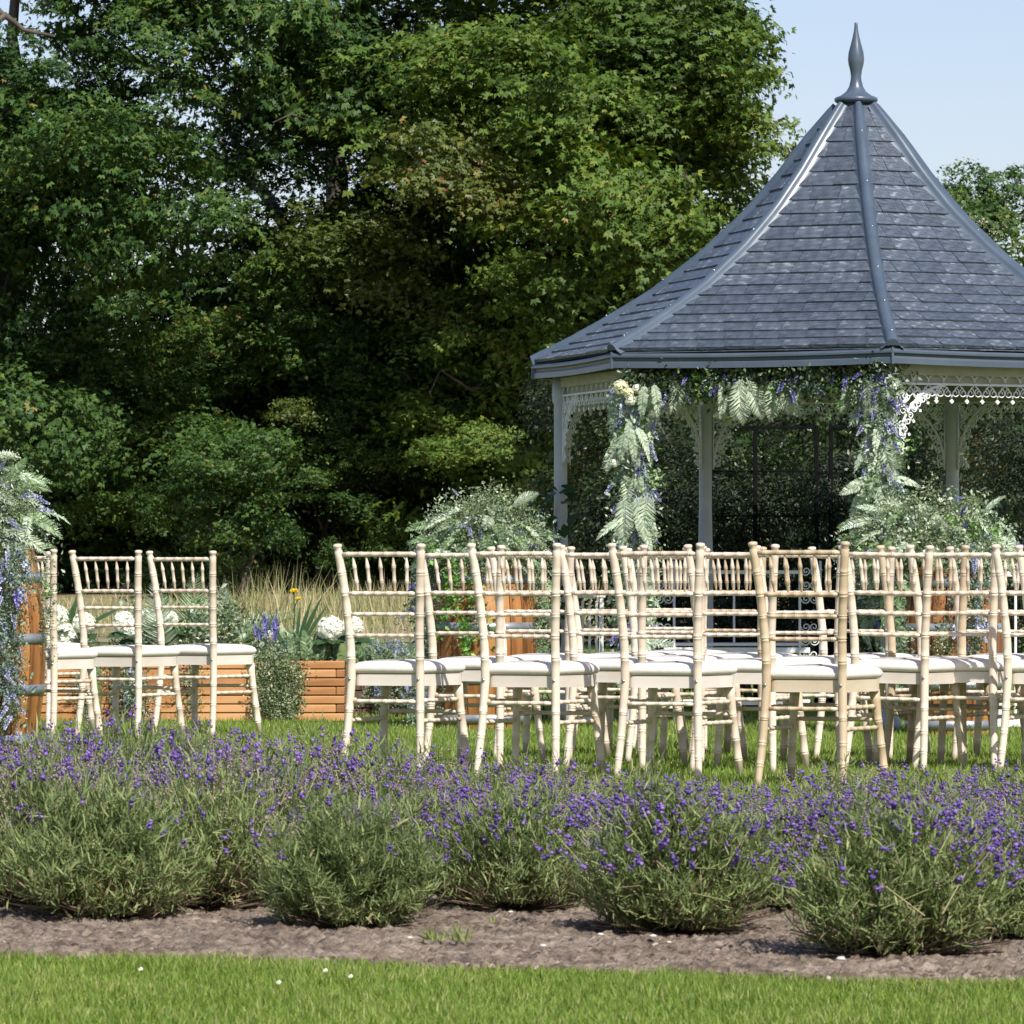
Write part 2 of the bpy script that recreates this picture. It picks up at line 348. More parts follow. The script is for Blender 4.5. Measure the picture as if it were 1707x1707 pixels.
n2 = 1300; cx = np.array([at(455, 0, 45).x, at(620, 0, 48).x, at(690, 0, 48).x, at(385, 0, 46).x, at(545, 0, 49).x, at(150, 0, 48).x]); k = r.integers(0, 6, n2)
px = cx[k]+r.normal(size=n2)*.16; py = np.array([45, 48, 48, 46, 49, 48.])[k]+r.normal(size=n2)*.3
b = blades(n2, px, py, np.interp(py, [33, 44, 58], [0, .3, .6]), np.array([.54, .36, .34, .40, .3, .2])[k], .009, .17, 25)
V, Fc, Tn = join([a, b])
tag(obj('meadow_grass', np_mesh('meadow_grass', V, Fc, M['straw'], Tn)), 'tall dry straw coloured meadow grass below the trees', 'grass', kind='stuff')

# ---------------------------------------------------------------- foliage pieces
MAPLE_V = [(0, 0, 0), (-.16, .34, .03), (0, 1.0, -.10), (.16, .34, .03), (-.62, .20, -.06), (-.78, .66, -.12), (-.24, .5, .04), (.62, .20, -.06), (.78, .66, -.12), (.24, .5, .04), (-.5, -.16, -.06), (.5, -.16, -.06)]
MAPLE_F = [(0, 3, 2, 1), (0, 6, 5, 4), (0, 7, 8, 9), (0, 4, 10, 0), (0, 11, 7, 0)]
MAPLE_T = [(0, 3, 2), (0, 2, 1), (0, 6, 5), (0, 5, 4), (0, 7, 8), (0, 8, 9), (0, 4, 10), (0, 11, 7)]
OVAL_V = [(0, 0, 0), (-.26, .38, .05), (0, 1, -.06), (.26, .38, .05)]; OVAL_F = [(0, 3, 2), (0, 2, 1)]
def bough_mesh(name, seed, mat, LV, LF, leaf, n_spray, per, rx=(.8, .62, .5), spread=.26, flat=1.):
    r = np.random.default_rng(seed); P = []; Nn = []; D = []
    for i in range(n_spray):
        d = unit(r.normal(size=3)); d[2] = d[2]*.7+.25; d = unit(d)
        c = d*np.array(rx)*r.uniform(.6, 1.1); sp = spread*r.uniform(.7, 1.35)
        m = int(per*r.uniform(.6, 1.4)); q = r.normal(size=(m, 3))*sp*.62; q[:, 2] *= .42*flat
        q[:, 2] -= ((q[:, :2]**2).sum(1))*1.1
        p = c+q; o = unit(p*np.array([1, 1, .7])+1e-6)
        P.append(p); Nn.append(o*.55+np.array([0, -.08, .62])+.42*r.normal(size=(m, 3))); D.append(o+np.array([0, 0, -.55])+.6*r.normal(size=(m, 3)))
    P = np.concatenate(P); Nn = np.concatenate(Nn); D = np.concatenate(D); k = len(P)
    V, Fc, T = scatter(LV, LF, P, Nn, D, leaf*r.uniform(.6, 1.15, k), np.clip(.42+.2*r.normal(size=k), 0, 1)); return np_mesh(name, V, Fc, mat, T)
MAPLE_B = [bough_mesh('maple_bough', 40+i, M['maple'], MAPLE_V, MAPLE_T, .059, 24, 66, spread=.22) for i in range(6)]
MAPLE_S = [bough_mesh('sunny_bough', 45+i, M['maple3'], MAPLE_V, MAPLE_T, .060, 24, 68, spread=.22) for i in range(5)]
MAPLE_Y = [bough_mesh('yellow_bough', 50+i, M['maple2'], MAPLE_V, MAPLE_T, .058, 30, 50, spread=.24) for i in range(2)]
SHRUB_B = [bough_mesh('shrub_bough', 60+i, M['shrub'], OVAL_V, OVAL_F, .085, 28, 70, spread=.3) for i in range(3)]
SMALL_B = [bough_mesh('small_leaf_bough', 70+i, M['shrub'], OVAL_V, OVAL_F, .055, 34, 95, spread=.3) for i in range(2)]
DARK_B = [bough_mesh('shade_dark_bough', 90+i, M['darkshrub'], OVAL_V, OVAL_F, .075, 24, 70, spread=.28) for i in range(3)]  # boughs with shade painted into the leaf colour
RED_B = [bough_mesh('photinia_bough', 80, M['shrubred'], OVAL_V, OVAL_F, .07, 26, 50, spread=.3)]
def put_bough(crown, base, p, s, kinds, r):
    me = kinds[r.integers(0, len(kinds))]
    return obj('bough', me, crown, (p[0]-base[0], p[1]-base[1], p[2]-base[2]), (r.normal()*.18, r.normal()*.18, r.uniform(0, 6.28)), (s*r.uniform(.85, 1.2), s*r.uniform(.85, 1.2), s*r.uniform(.8, 1.15)))
def limb(mb, p0, p1, r0, r1, r, wob=.12, n=7):
    p0, p1 = Vector(p0), Vector(p1); pts = []
    for i in range(n):
        t = i/(n-1); q = p0.lerp(p1, t); L = (p1-p0).length
        if 0 < i < n-1: q += Vector(r.normal(size=3))*wob*L*.25
        pts.append(q)
    mb.tube(pts, [r0+(r1-r0)*i/(n-1) for i in range(n)], 8); return pts
TREES = []
GAPS = [(425, 150, 80), (285, 285, 80), (160, 320, 50), (820, 400, 60), (1165, 320, 85), (770, 590, 45), (190, 165, 70), (560, 250, 55), (700, 130, 55), (30, 230, 60), (990, 240, 50)]   # loose places in the crowns
def maple(label, base, h, cen, rad, n, seed, extra=(), kinds=None, forward=1.0, smin=.8, smax=1.35, cut=None, name='maple_tree', trunk_r=.28, clusters=17):
    r = np.random.default_rng(seed); t = thing(name, label, 'tree', base); kinds = kinds or MAPLE_B
    mb = MB(); top = Vector((r.normal()*.2, r.normal()*.2, h*.75)); pts = limb(mb, (0, 0, -.1), top, trunk_r, trunk_r*.25, r, .08, 9)
    for i in range(9):
        s0 = pts[2+i % 6]; an = r.uniform(0, 6.28); L = r.uniform(1.6, 3.2)
        ls = limb(mb, s0, s0+Vector((math.cos(an)*L, math.sin(an)*L, r.uniform(.5, 2.0))), trunk_r*.36, trunk_r*.08, r, .3)
        for j in range(3): limb(mb, ls[3+j], ls[3+j]+Vector(r.normal(size=3))*.9, trunk_r*.1, trunk_r*.03, r, .3, 5)
    obj('trunk', mb.mesh('trunk', M['bark']), t)
    k = 900; d = rdir(k, r); P = d*np.array(rad)*(r.random((k, 1))**.4)*.92+np.array(cen)-np.array(base)
    V, Fc, T = scatter(MAPLE_V, MAPLE_T, P, r.normal(size=(k, 3)), r.normal(size=(k, 3)), .07*r.uniform(.7, 1.2, k), np.clip(.35+.2*r.normal(size=k), 0, 1))
    cr = obj('crown', np_mesh('crown', V, Fc, M['maple'], T), t)
    # boughs come in clusters so that lit masses and dark hollows alternate
    cl = []
    for i in range(clusters):
        d = unit(r.normal(size=3)); d[1] = -abs(d[1])*.9 if r.random() < .8 else abs(d[1]); cl.append(np.array(cen)+d*np.array(rad)*r.uniform(.75, 1.0))
    made = 0; tries = 0
    while made < n and tries < n*20:
        tries += 1
        if r.random() < .80:
            c = cl[r.integers(0, len(cl))]; p = c + r.normal(size=3)*np.array([.55, .5, .42])
        else:
            d = unit(r.normal(size=3)); p = np.array(cen)+d*np.array(rad)*r.uniform(.35, 1.0)
        if p[2] < base[2]+.2 or (p[2] > 4.0 and p[1] > cen[1]+.4): continue
        sx = W/2+F*p[0]/p[1]; sy = HOR-F*(p[2]-CAMH)/p[1]
        if sx < -420 or sx > 2100 or sy < -620: continue
        if cut and cut(sx, sy): continue
        if any((sx-gx)**2+(sy-gy)**2 < gr*gr for gx, gy, gr in GAPS): continue
        put_bough(cr, base, p, r.uniform(smin, smax), kinds, r); made += 1
    for (x, y, Yd, s, kk) in extra:
        put_bough(cr, base, at(x, y, Yd), s, kk or kinds, r)
    TREES.append(t); return t
def zb(Yd): return hz(Yd)
cutA = lambda sx, sy: (sx < 130 and sy < 110) or sx > 1150
cutC = lambda sx, sy: sx > 1140+18*math.sin(sy/40.) or (sy > 960)
cutB = lambda sx, sy: sx > 1235+22*math.sin(sy/40.) or (sy > 960)
maple('tall dark green maple filling the upper left of the view', (at(15, 0, 62).x, 62, zb(62)), 9, (at(120, 0, 61).x, 61, 5.6), (3.9, 3.2, 5.2), 104, 101,
      [(160, 255, 57, 1.15, None), (235, 250, 57, 1.0, None), (110, 300, 57.5, .9, None), (260, 400, 57, 1.1, None), (330, 370, 57, .95, None), (200, 450, 57.4, .8, None), (60, 700, 57, 1.0, None), (20, 120, 58, .8, None), (110, 90, 58, .9, None), (100, 760, 57, .6, None), (30, 770, 57, .6, None), (140, 705, 57.5, .55, None), (270, 960, 57, .45, None), (40, 520, 58.5, .9, None), (90, 600, 58.5, .9, None), (180, 560, 58.5, .8, None), (300, 560, 59, .8, None), (10, 420, 58.5, .8, None), (380, 560, 59, .8, None), (220, 650, 59, .8, None), (185, 40, 58.5, 1.0, None), (265, 60, 58.5, 1.1, None), (310, 10, 58.8, 1.1, None), (230, 150, 58.8, .8, None), (340, 130, 58.8, .9, None), (150, 170, 58.8, .8, None), (75, 180, 58.5, .8, None), (160, 640, 58.8, .7, None), (330, 720, 58.8, .6, None), (210, 740, 58.6, .55, None), (100, 660, 58.6, .6, None), (250, 850, 58.5, .5, None), (150, 850, 58.5, .5, None), (360, 820, 58.3, .5, None)], None, cut=cutA)
maple('maple with dense boughs standing between the left tree and the tree behind the gazebo', (at(560, 0, 64).x, 64, zb(64)), 9, (at(600, 0, 63.5).x, 63.5, 5.6), (3.2, 2.9, 5.6), 92, 102,
      [(560, 420, 58.5, 1.0, MAPLE_Y), (640, 400, 58.5, .9, MAPLE_Y), (600, 480, 58.5, .8, MAPLE_Y), (520, 560, 58.8, .75, None), (470, 470, 58.8, .8, None), (420, 90, 59, 1.2, None), (560, 130, 59, 1.2, None), (480, 250, 59.5, 1., None), (630, 210, 59, .9, None), (740, 520, 58.6, .7, MAPLE_Y), (590, 640, 59, .5, None), (640, 760, 59, .35, None), (480, 690, 58, .4, MAPLE_Y), (330, 640, 59, .6, None), (560, 700, 59.5, .7, None), (660, 640, 59.3, .8, None), (740, 600, 59.3, .7, None), (460, 580, 59.3, .7, None), (700, 690, 59.6, .6, None), (600, 570, 59.3, .7, None), (780, 640, 59.5, .7, None), (850, 700, 59.5, .7, None), (860, 590, 59.5, .7, None), (720, 560, 58.5, .6, None), (800, 600, 58.5, .6, None), (690, 740, 59, .5, None), (560, 770, 59, .5, None), (760, 690, 58.8, .5, None), (600, 850, 59, .45, None), (650, 900, 59, .4, None), (560, 930, 58.5, .35, None), (500, 800, 58.5, .45, None), (860, 800, 59, .5, None), (800, 850, 59, .45, None)], None, cut=cutB)
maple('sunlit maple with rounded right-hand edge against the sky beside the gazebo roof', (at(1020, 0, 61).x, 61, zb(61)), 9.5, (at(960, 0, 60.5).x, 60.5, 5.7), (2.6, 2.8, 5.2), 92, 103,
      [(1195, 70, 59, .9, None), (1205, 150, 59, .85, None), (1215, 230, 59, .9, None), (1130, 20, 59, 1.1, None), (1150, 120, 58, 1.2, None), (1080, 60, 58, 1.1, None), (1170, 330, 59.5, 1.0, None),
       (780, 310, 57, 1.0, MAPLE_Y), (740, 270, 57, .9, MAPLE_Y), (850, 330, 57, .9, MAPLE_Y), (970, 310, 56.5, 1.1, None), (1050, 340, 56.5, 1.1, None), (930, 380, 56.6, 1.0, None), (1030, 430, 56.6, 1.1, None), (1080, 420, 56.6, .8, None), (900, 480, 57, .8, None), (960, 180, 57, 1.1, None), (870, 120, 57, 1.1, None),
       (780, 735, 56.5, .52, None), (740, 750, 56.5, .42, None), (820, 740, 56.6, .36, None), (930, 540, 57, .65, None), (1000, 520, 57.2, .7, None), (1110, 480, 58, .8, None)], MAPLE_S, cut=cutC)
maple('round topped tree against the sky behind the right side of gazebo roof', (at(1660, 0, 88).x, 88, zb(88)), 7, (at(1665, 0, 88).x, 88, 3.2), (2.2, 2.0, 2.9), 62, 104,
      [(1600, 345, 86, 1.0, None), (1640, 330, 86, 1.0, None), (1690, 325, 86, 1.1, None), (1580, 400, 86, 1., None), (1700, 400, 86, 1.2, None), (1630, 410, 85, 1.2, None), (1560, 330, 87, .7, None), (1590, 460, 86, 1.1, None), (1670, 480, 86, 1.2, None)],
      None, trunk_r=.2, clusters=9)
# limbs seen bare against sky or leaves
def bare(label, pts, r0):
    mb = MB(); P = [at(*p) for p in pts]; mb.tube(P, [r0*(1-.75*i/(len(P)-1)) for i in range(len(P))], 7)
    t = thing('dead_branch', label, 'branch', P[0]); me = mb.mesh('branch', M['twigbare'])
    me.transform(Matrix.Translation(-P[0])); obj('branch', me, t); return t
def add_branch(t, pts, r0):
    mb = MB(); P = [at(*p) for p in pts]; mb.tube([p-P[0] for p in P], [r0*(1-.7*i/(len(P)-1)) for i in range(len(P))], 7); obj('branch', mb.mesh('branch', M['bark']), t, P[0]-t.location)
T1, T2, T3 = TREES[:3]
add_branch(T1, [(-40, 60, 57), (10, 25, 57), (40, 50, 57), (90, 60, 57)], .05); add_branch(T1, [(-30, -10, 57), (0, 20, 57), (30, 45, 57)], .05)
add_branch(T1, [(30, 760, 61), (20, 520, 60.8), (40, 400, 60.5), (42, 330, 60.2), (30, 250, 60), (38, 180, 60), (20, 60, 60), (30, -60, 60)], .16)
add_branch(T2, [(455, 205, 57.5), (485, 190, 57.5), (512, 200, 57.8)], .013); pass

add_branch(T3, [(1140, 290, 58), (1165, 320, 58), (1172, 360, 58)], .03)
# understory shrubs below the maples
def shrub(label, x, Yd, w, top, n, seed, kinds, smin=.5, smax=.8, name='wild_shrub', bottom=None, depth=.8):
    r = np.random.default_rng(seed); b = (at(x, 0, Yd).x, Yd, zb(Yd)); t = thing(name, label, 'shrub', b)
    mb = MB(); Z1 = at(x, top, Yd).z
    for i in range(4): limb(mb, (r.normal()*.06, r.normal()*.06, -.05), (r.normal()*w/F*Yd*.25, r.normal()*.2, (Z1-b[2])*r.uniform(.6, .9)), .03, .008, r, .2)
    obj('stem', mb.mesh('stem', M['bark']), t)
    k = 500; P = r.normal(size=(k, 3))*np.array([w/F*Yd*.22, depth*.3, (Z1-b[2])*.22])+np.array([0, 0, (Z1-b[2])*.5])
    V, Fc, T = scatter(OVAL_V, OVAL_F, P, r.normal(size=(k, 3)), r.normal(size=(k, 3)), .08*r.uniform(.6, 1.2, k), r.random(k)*.6)
    cr = obj('foliage', np_mesh('foliage', V, Fc, M['shrub'], T), t)
    for i in range(n):
        zz = b[2] + (Z1-b[2])*(r.random()**.8)*.93; f = math.sqrt(max(.1, 1-((zz-b[2])/(Z1-b[2]))**2.5))
        s = r.uniform(smin, smax); p = (b[0]+r.uniform(-1, 1)*w/2/F*Yd*f, Yd+r.uniform(-1, .6)*depth, max(zz, b[2]+.15)); put_bough(cr, b, p, s, kinds, r)
    return t
G_ = 'shrubs growing under the maples'
shrub('broad dark shrub below the left maple, behind the left chairs', 60, 61.0, 330, 640, 15, 201, MAPLE_B, .6, 1.0)
shrub('dark maple sucker growth behind the pair of left chairs', 250, 61.0, 300, 700, 14, 202, MAPLE_B, .55, .9)
shrub('leafy sycamore sapling left of the dry grass tuft, reaching low to the meadow', 400, 56, 210, 740, 13, 203, MAPLE_B, .4, .7)
shrub('olive green bush behind the dry grass tuft', 520, 60.6, 230, 640, 13, 204, SHRUB_B+MAPLE_B[:1], .5, .8)
shrub('dark bush between dry grass and the flower topped barrel', 680, 61.0, 250, 680, 13, 205, SHRUB_B+MAPLE_B[:2], .5, .85)
shrub('shaded bush directly left of the gazebo', 860, 60.6, 260, 600, 14, 206, MAPLE_B, .5, .9)
shrub('dark thicket seen through the left side of the gazebo', 1040, 60, 260, 560, 16, 207, SHRUB_B+MAPLE_B, .5, .8)
# far wood behind it all
r = np.random.default_rng(300); k = 30000; px = r.uniform(-9, 9.5, k); pz = .8 + r.random(k)**1.1*(2.7+1.1*vnoise(px, px*0, .6, 9)); py = 72+r.normal(size=k)*.9
V, Fc, T = scatter(MAPLE_V, MAPLE_T, np.stack([px, py, pz], 1), r.normal(size=(k, 3))+np.array([.2, -.5, .6]), r.normal(size=(k, 3)), .17*r.uniform(.6, 1.2, k), r.random(k)*.55)
tag(obj('far_wood', np_mesh('far_wood', V, Fc, M['maple'], T)), 'mass of dark woodland leaves far behind the maples', 'woodland', kind='stuff')

# shrubs behind the gazebo
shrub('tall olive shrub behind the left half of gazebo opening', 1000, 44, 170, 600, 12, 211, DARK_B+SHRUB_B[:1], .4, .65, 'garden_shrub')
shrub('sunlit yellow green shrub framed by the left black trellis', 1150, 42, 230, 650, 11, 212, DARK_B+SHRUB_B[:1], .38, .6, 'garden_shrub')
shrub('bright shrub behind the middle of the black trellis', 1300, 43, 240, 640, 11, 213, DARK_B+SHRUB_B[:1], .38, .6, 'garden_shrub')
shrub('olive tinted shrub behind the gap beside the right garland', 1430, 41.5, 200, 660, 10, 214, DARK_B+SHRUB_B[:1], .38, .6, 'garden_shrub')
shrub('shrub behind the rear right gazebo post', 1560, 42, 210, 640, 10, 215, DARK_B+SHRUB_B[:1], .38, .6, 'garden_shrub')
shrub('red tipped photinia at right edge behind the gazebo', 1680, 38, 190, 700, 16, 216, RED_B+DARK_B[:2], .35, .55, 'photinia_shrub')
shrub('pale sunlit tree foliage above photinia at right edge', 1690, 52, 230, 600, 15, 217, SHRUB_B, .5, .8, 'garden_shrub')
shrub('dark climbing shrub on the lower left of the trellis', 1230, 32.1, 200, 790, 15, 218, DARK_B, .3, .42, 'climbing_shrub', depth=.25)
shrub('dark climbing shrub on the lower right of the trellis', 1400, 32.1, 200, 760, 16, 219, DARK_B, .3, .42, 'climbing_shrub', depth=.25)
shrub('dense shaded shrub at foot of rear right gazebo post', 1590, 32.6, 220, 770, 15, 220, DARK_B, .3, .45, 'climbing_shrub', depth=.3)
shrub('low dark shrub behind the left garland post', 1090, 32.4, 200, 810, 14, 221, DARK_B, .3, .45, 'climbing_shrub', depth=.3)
# leafy climber on left gazebo post
def trellis(label, x0, x1, top, mids, Yd):
    a = at(x0, 1190, Yd); b = at(x1, top, Yd); cx = (a.x+b.x)/2; t = thing('garden_trellis', label, 'trellis', (cx, Yd, 0)); H = b.z
    xs_ = [a.x, b.x] if x1-x0 < 110 else [a.x, (a.x*.58+b.x*.42), b.x]
    pm = MB().box((0, 0, H/2), (.024, .024, H), bev=.002).mesh('post', M['iron'])
    for x in xs_: obj('post', pm, t, (x-cx, 0, 0))
    L = b.x-a.x
    rm = MB().box((0, .0, 0), (L-.026, .02, .02), bev=.002).mesh('rail', M['iron']); thin = MB().tube([(-L/2, .02, 0), (L/2, .02, 0)], .005, 6).mesh('wire', M['iron'])
    obj('rail', rm, t, (0, .0, H-.012-.0))
    for m in mids: obj('wire', thin, t, (0, 0, at(0, m, Yd).z))
    return t
trellis('wide black iron trellis behind the gazebo middle', 1185, 1361, 709, (785, 860, 930), 31.7)
trellis('narrow black iron trellis partly behind the right garland', 1385, 1480, 709, (782, 860), 31.7)

# ------------------------------------------------------------------ gazebo (seven sided)
GC = Vector((573.5/306, 29.41, 0)); RF = 1.78; RP = 1.634; A0 = R_(2.35); ST = 2*PI/7
def cdir(i, off=0): a = A0+ST*i+off; return Vector((math.sin(a), -math.cos(a), 0))
PROF = [(1.787, 1.975), (1.58, 2.073), (1.385, 2.178), (1.12, 2.333), (.842, 2.54), (.605, 2.755), (.415, 2.968), (.262, 3.165), (.085, 3.385)]
PR = np.array(PROF); seglen = np.concatenate([[0], np.cumsum(np.hypot(np.diff(PR[:, 0]), np.diff(PR[:, 1])))]); SL = seglen[-1]
def prof(s): return float(np.interp(s, seglen, PR[:, 0])), float(np.interp(s, seglen, PR[:, 1]))
gz = thing('gazebo', 'seven sided gazebo with dark slate blue tiled roof, finial and white ironwork', 'gazebo', GC)
ca, sa = math.cos(PI/7), math.sin(PI/7)
NC = 20
for i in range(7):
    d = cdir(i, ST/2); u = Vector((-d.y, d.x, 0)) ; ang = math.atan2(d.y, d.x)
    # deck under the slates
    mb = MB(); S = 14; vs = []
    for k in range(S+1):
        rr, zz = prof(SL*k/S); w = rr*sa; vs += [d*(rr*ca)-u*w+Vector((0, 0, zz-.012)), d*(rr*ca)+u*w+Vector((0, 0, zz-.012))]
    mb.add(vs, [(2*k, 2*k+1, 2*k+3, 2*k+2) for k in range(S)], True)
    deck = obj('roof_panel', mb.mesh('roof_panel', M['slate']), gz)
    mb = MB(); vs2 = [v-Vector((0, 0, .02)) for v in vs]; mb.add(vs2, [(2*k+2, 2*k+3, 2*k+1, 2*k) for k in range(S)], True)
    obj('roof_lining', mb.mesh('roof_lining', M['underroof']), deck)
    far = d.y > -.22
    rest = MB(); rr_ = np.random.default_rng(400+i); s_b = .004; c_h = (SL-.10)/NC
    for j in range(NC):
        s0 = s_b+j*c_h; s1 = s0+c_h+.012
        r0, z0 = prof(s0); r1, z1 = prof(s1); w0, w1 = r0*sa-.018, max(r1*sa-.018, 0)
        if w0 < .03: continue
        sl = Vector((0, 0, z1-z0)) + d*(r1-r0)*ca; sl.normalize(); nn = u.cross(sl); nn = nn if nn.z > 0 else -nn
        x = -w0 - (.155*.5 if j % 2 else .02)-rr_.uniform(0, .02); sw = .155
        while x < w0:
            xa, xb = x+.0014, x+sw*rr_.uniform(.94, 1.06)-.0014; x = xb+.0014
            a0, b0 = max(xa, -w0), min(xb, w0); a1, b1 = min(max(xa, -w1), w1), max(min(xb, w1), -w1)
            if b0-a0 < .02: continue
            lift = rr_.uniform(-.004, .001)
            P0, P1 = d*(r0*ca)+Vector((0, 0, z0)), d*(r1*ca)+Vector((0, 0, z1))
            t0, t1 = .015+lift, .003+rr_.uniform(0, .001)
            tops = [P0+u*a0+nn*t0, P0+u*b0+nn*t0, P1+u*max(b1, a1)+nn*t1, P1+u*a1+nn*t1]
            bots = [P0+u*a0-nn*.004, P0+u*b0-nn*.004, P1+u*max(b1, a1)-nn*.004, P1+u*a1-nn*.004]
            vs = tops+bots; fs = [(0, 1, 2, 3), (4, 7, 6, 5), (0, 4, 5, 1), (1, 5, 6, 2), (3, 7, 4, 0)]
            if far: rest.add(vs, fs, False)
            else:
                c = (P0+u*(a0+b0)/2); m_ = MB().add([v-c for v in vs], fs, False).mesh('slate', M['slate']); obj('slate', m_, deck, c)
    if far: tag(obj('slate_rows', rest.mesh('slate_rows', M['slate']), deck), kind='stuff')
# ridges, edge boards, posts, ironwork
def fleur(mb, o, X, Yv, s, th=.0032):
    """pair of scrolls with a diamond hanging between them; X along, Yv hanging direction"""
    for sg in (-1, 1):
        pts = []
        for k in range(17):
            t = k/16; a = -PI*.5+t*PI*2.6; rr = s*.30*(1-.72*t)
            pts.append(o+X*(sg*(.26*s+rr*math.cos(a)))+Yv*(.42*s+rr*math.sin(a)))
        mb.tube(pts, th, 5)
        mb.tube([o+X*sg*.5*s, o+X*sg*.34*s+Yv*.1*s, o+X*sg*.1*s+Yv*.42*s, o+Yv*.72*s], th*1.1, 5)
    c = o+Yv*.92*s; q = .15*s; nn = X.cross(Yv).normalized()*.004
    for sgn in (1,):
        vs = [c-X*q+nn, c+Yv*q+nn, c+X*q+nn, c-Yv*q+nn, c-X*q-nn, c+Yv*q-nn, c+X*q-nn, c-Yv*q-nn]
        mb.add(vs, [(0, 1, 2, 3), (7, 6, 5, 4), (0, 4, 5, 1), (1, 5, 6, 2), (2, 6, 7, 3), (3, 7, 4, 0)], False)
def scroll(mb, o, X, Yv, r0, turns, a0, th=.0038, hand=1):
    pts = []
    for k in range(int(14*turns)+1):
        t = k/(14*turns); a = a0+hand*t*2*PI*turns; rr = r0*(1-.82*t); pts.append(o+X*rr*math.cos(a)+Yv*rr*math.sin(a))
    mb.tube(pts, th, 5)
EZ = 1.887
Lside = 2*RP*math.sin(ST/2)
def side_iron():
    X, D = Vector((1, 0, 0)), Vector((0, 0, -1)); mb = MB(); n = 14; s = (Lside-.10)/n
    for k in range(n): fleur(mb, Vector((-Lside/2+.05+s*(k+.5), 0, 1.782)), X, D, s*.92)
    for k in range(n):                       # small arches over the rail
        c = Vector((-Lside/2+.05+s*(k+.5), 0, 1.797)); mb.tube([c+X*s*.5*math.cos(a)+Vector((0, 0, .042*math.sin(a)**.7 if math.sin(a) > 0 else 0)) for a in np.linspace(0.02, PI-.02, 9)], .0032, 5)
    return mb.mesh('iron_lace', M['white'])
SI = side_iron()
RAIL = MB().box((0, 0, 1.79), (Lside-.084, .012, .012), bev=.002).mesh('rail', M['white'])
BEAM = MB().box((0, .012, 1.862), (Lside-.084, .05, .056), bev=.003).mesh('beam', M['creampaint'])
BACKB = MB().box((0, .03, 1.822), (Lside-.09, .008, .064), bev=.002).mesh('valance_board', M['creampaint'])
def bracket_mesh():
    X, D = Vector((1, 0, 0)), Vector((0, 0, -1)); mb = MB(); o = Vector((0, 0, 1.782)); Sz = .34
    arc = [o+X*(.045+(Sz-.045)*(1-math.cos(a)))+D*(Sz*1.08*(1-math.sin(a))) for a in np.linspace(0, PI/2, 14)]
    mb.tube(arc, .0075, 6)
    mb.tube([o+X*.045, o+X*.045+D*Sz*1.1], .005, 6)
    for k in range(1, 12, 2):
        p = arc[k]; tg = (arc[k+1]-arc[k-1]).normalized(); nn = Vector((-tg.z, 0, tg.x)); nn = nn if nn.dot(X+D) > 0 else -nn
        fleur(mb, p, tg, nn, .062, .0034)
    for (a, b, rr, tn, a0, hd) in [(.09, .055, .035, 1.6, 0, 1), (.165, .05, .032, 1.5, 2, -1), (.085, .13, .03, 1.5, 1, -1), (.15, .11, .026, 1.4, 3, 1), (.075, .20, .024, 1.4, 0, 1), (.22, .04, .022, 1.3, 1, 1), (.07, .26, .018, 1.2, 4, 1)]:
        scroll(mb, o+X*a+D*b, X, D, rr, tn, a0, .0036, hd)
        scroll(mb, o+X*a+D*b, X, D, rr*1.35, .55, a0+2.6, .003, -hd)
    return mb.mesh('bracket', M['white'])
BR = bracket_mesh()
post = MB().lathe([(.062, 0), (.062, .05), (.05, .07), (.045, .10), (.045, .9), (.048, .91), (.048, .93), (.042, .95), (.037, 1.2), (.037, 1.74), (.046, 1.76), (.046, 1.9)], 20).mesh('post', M['postpaint'])
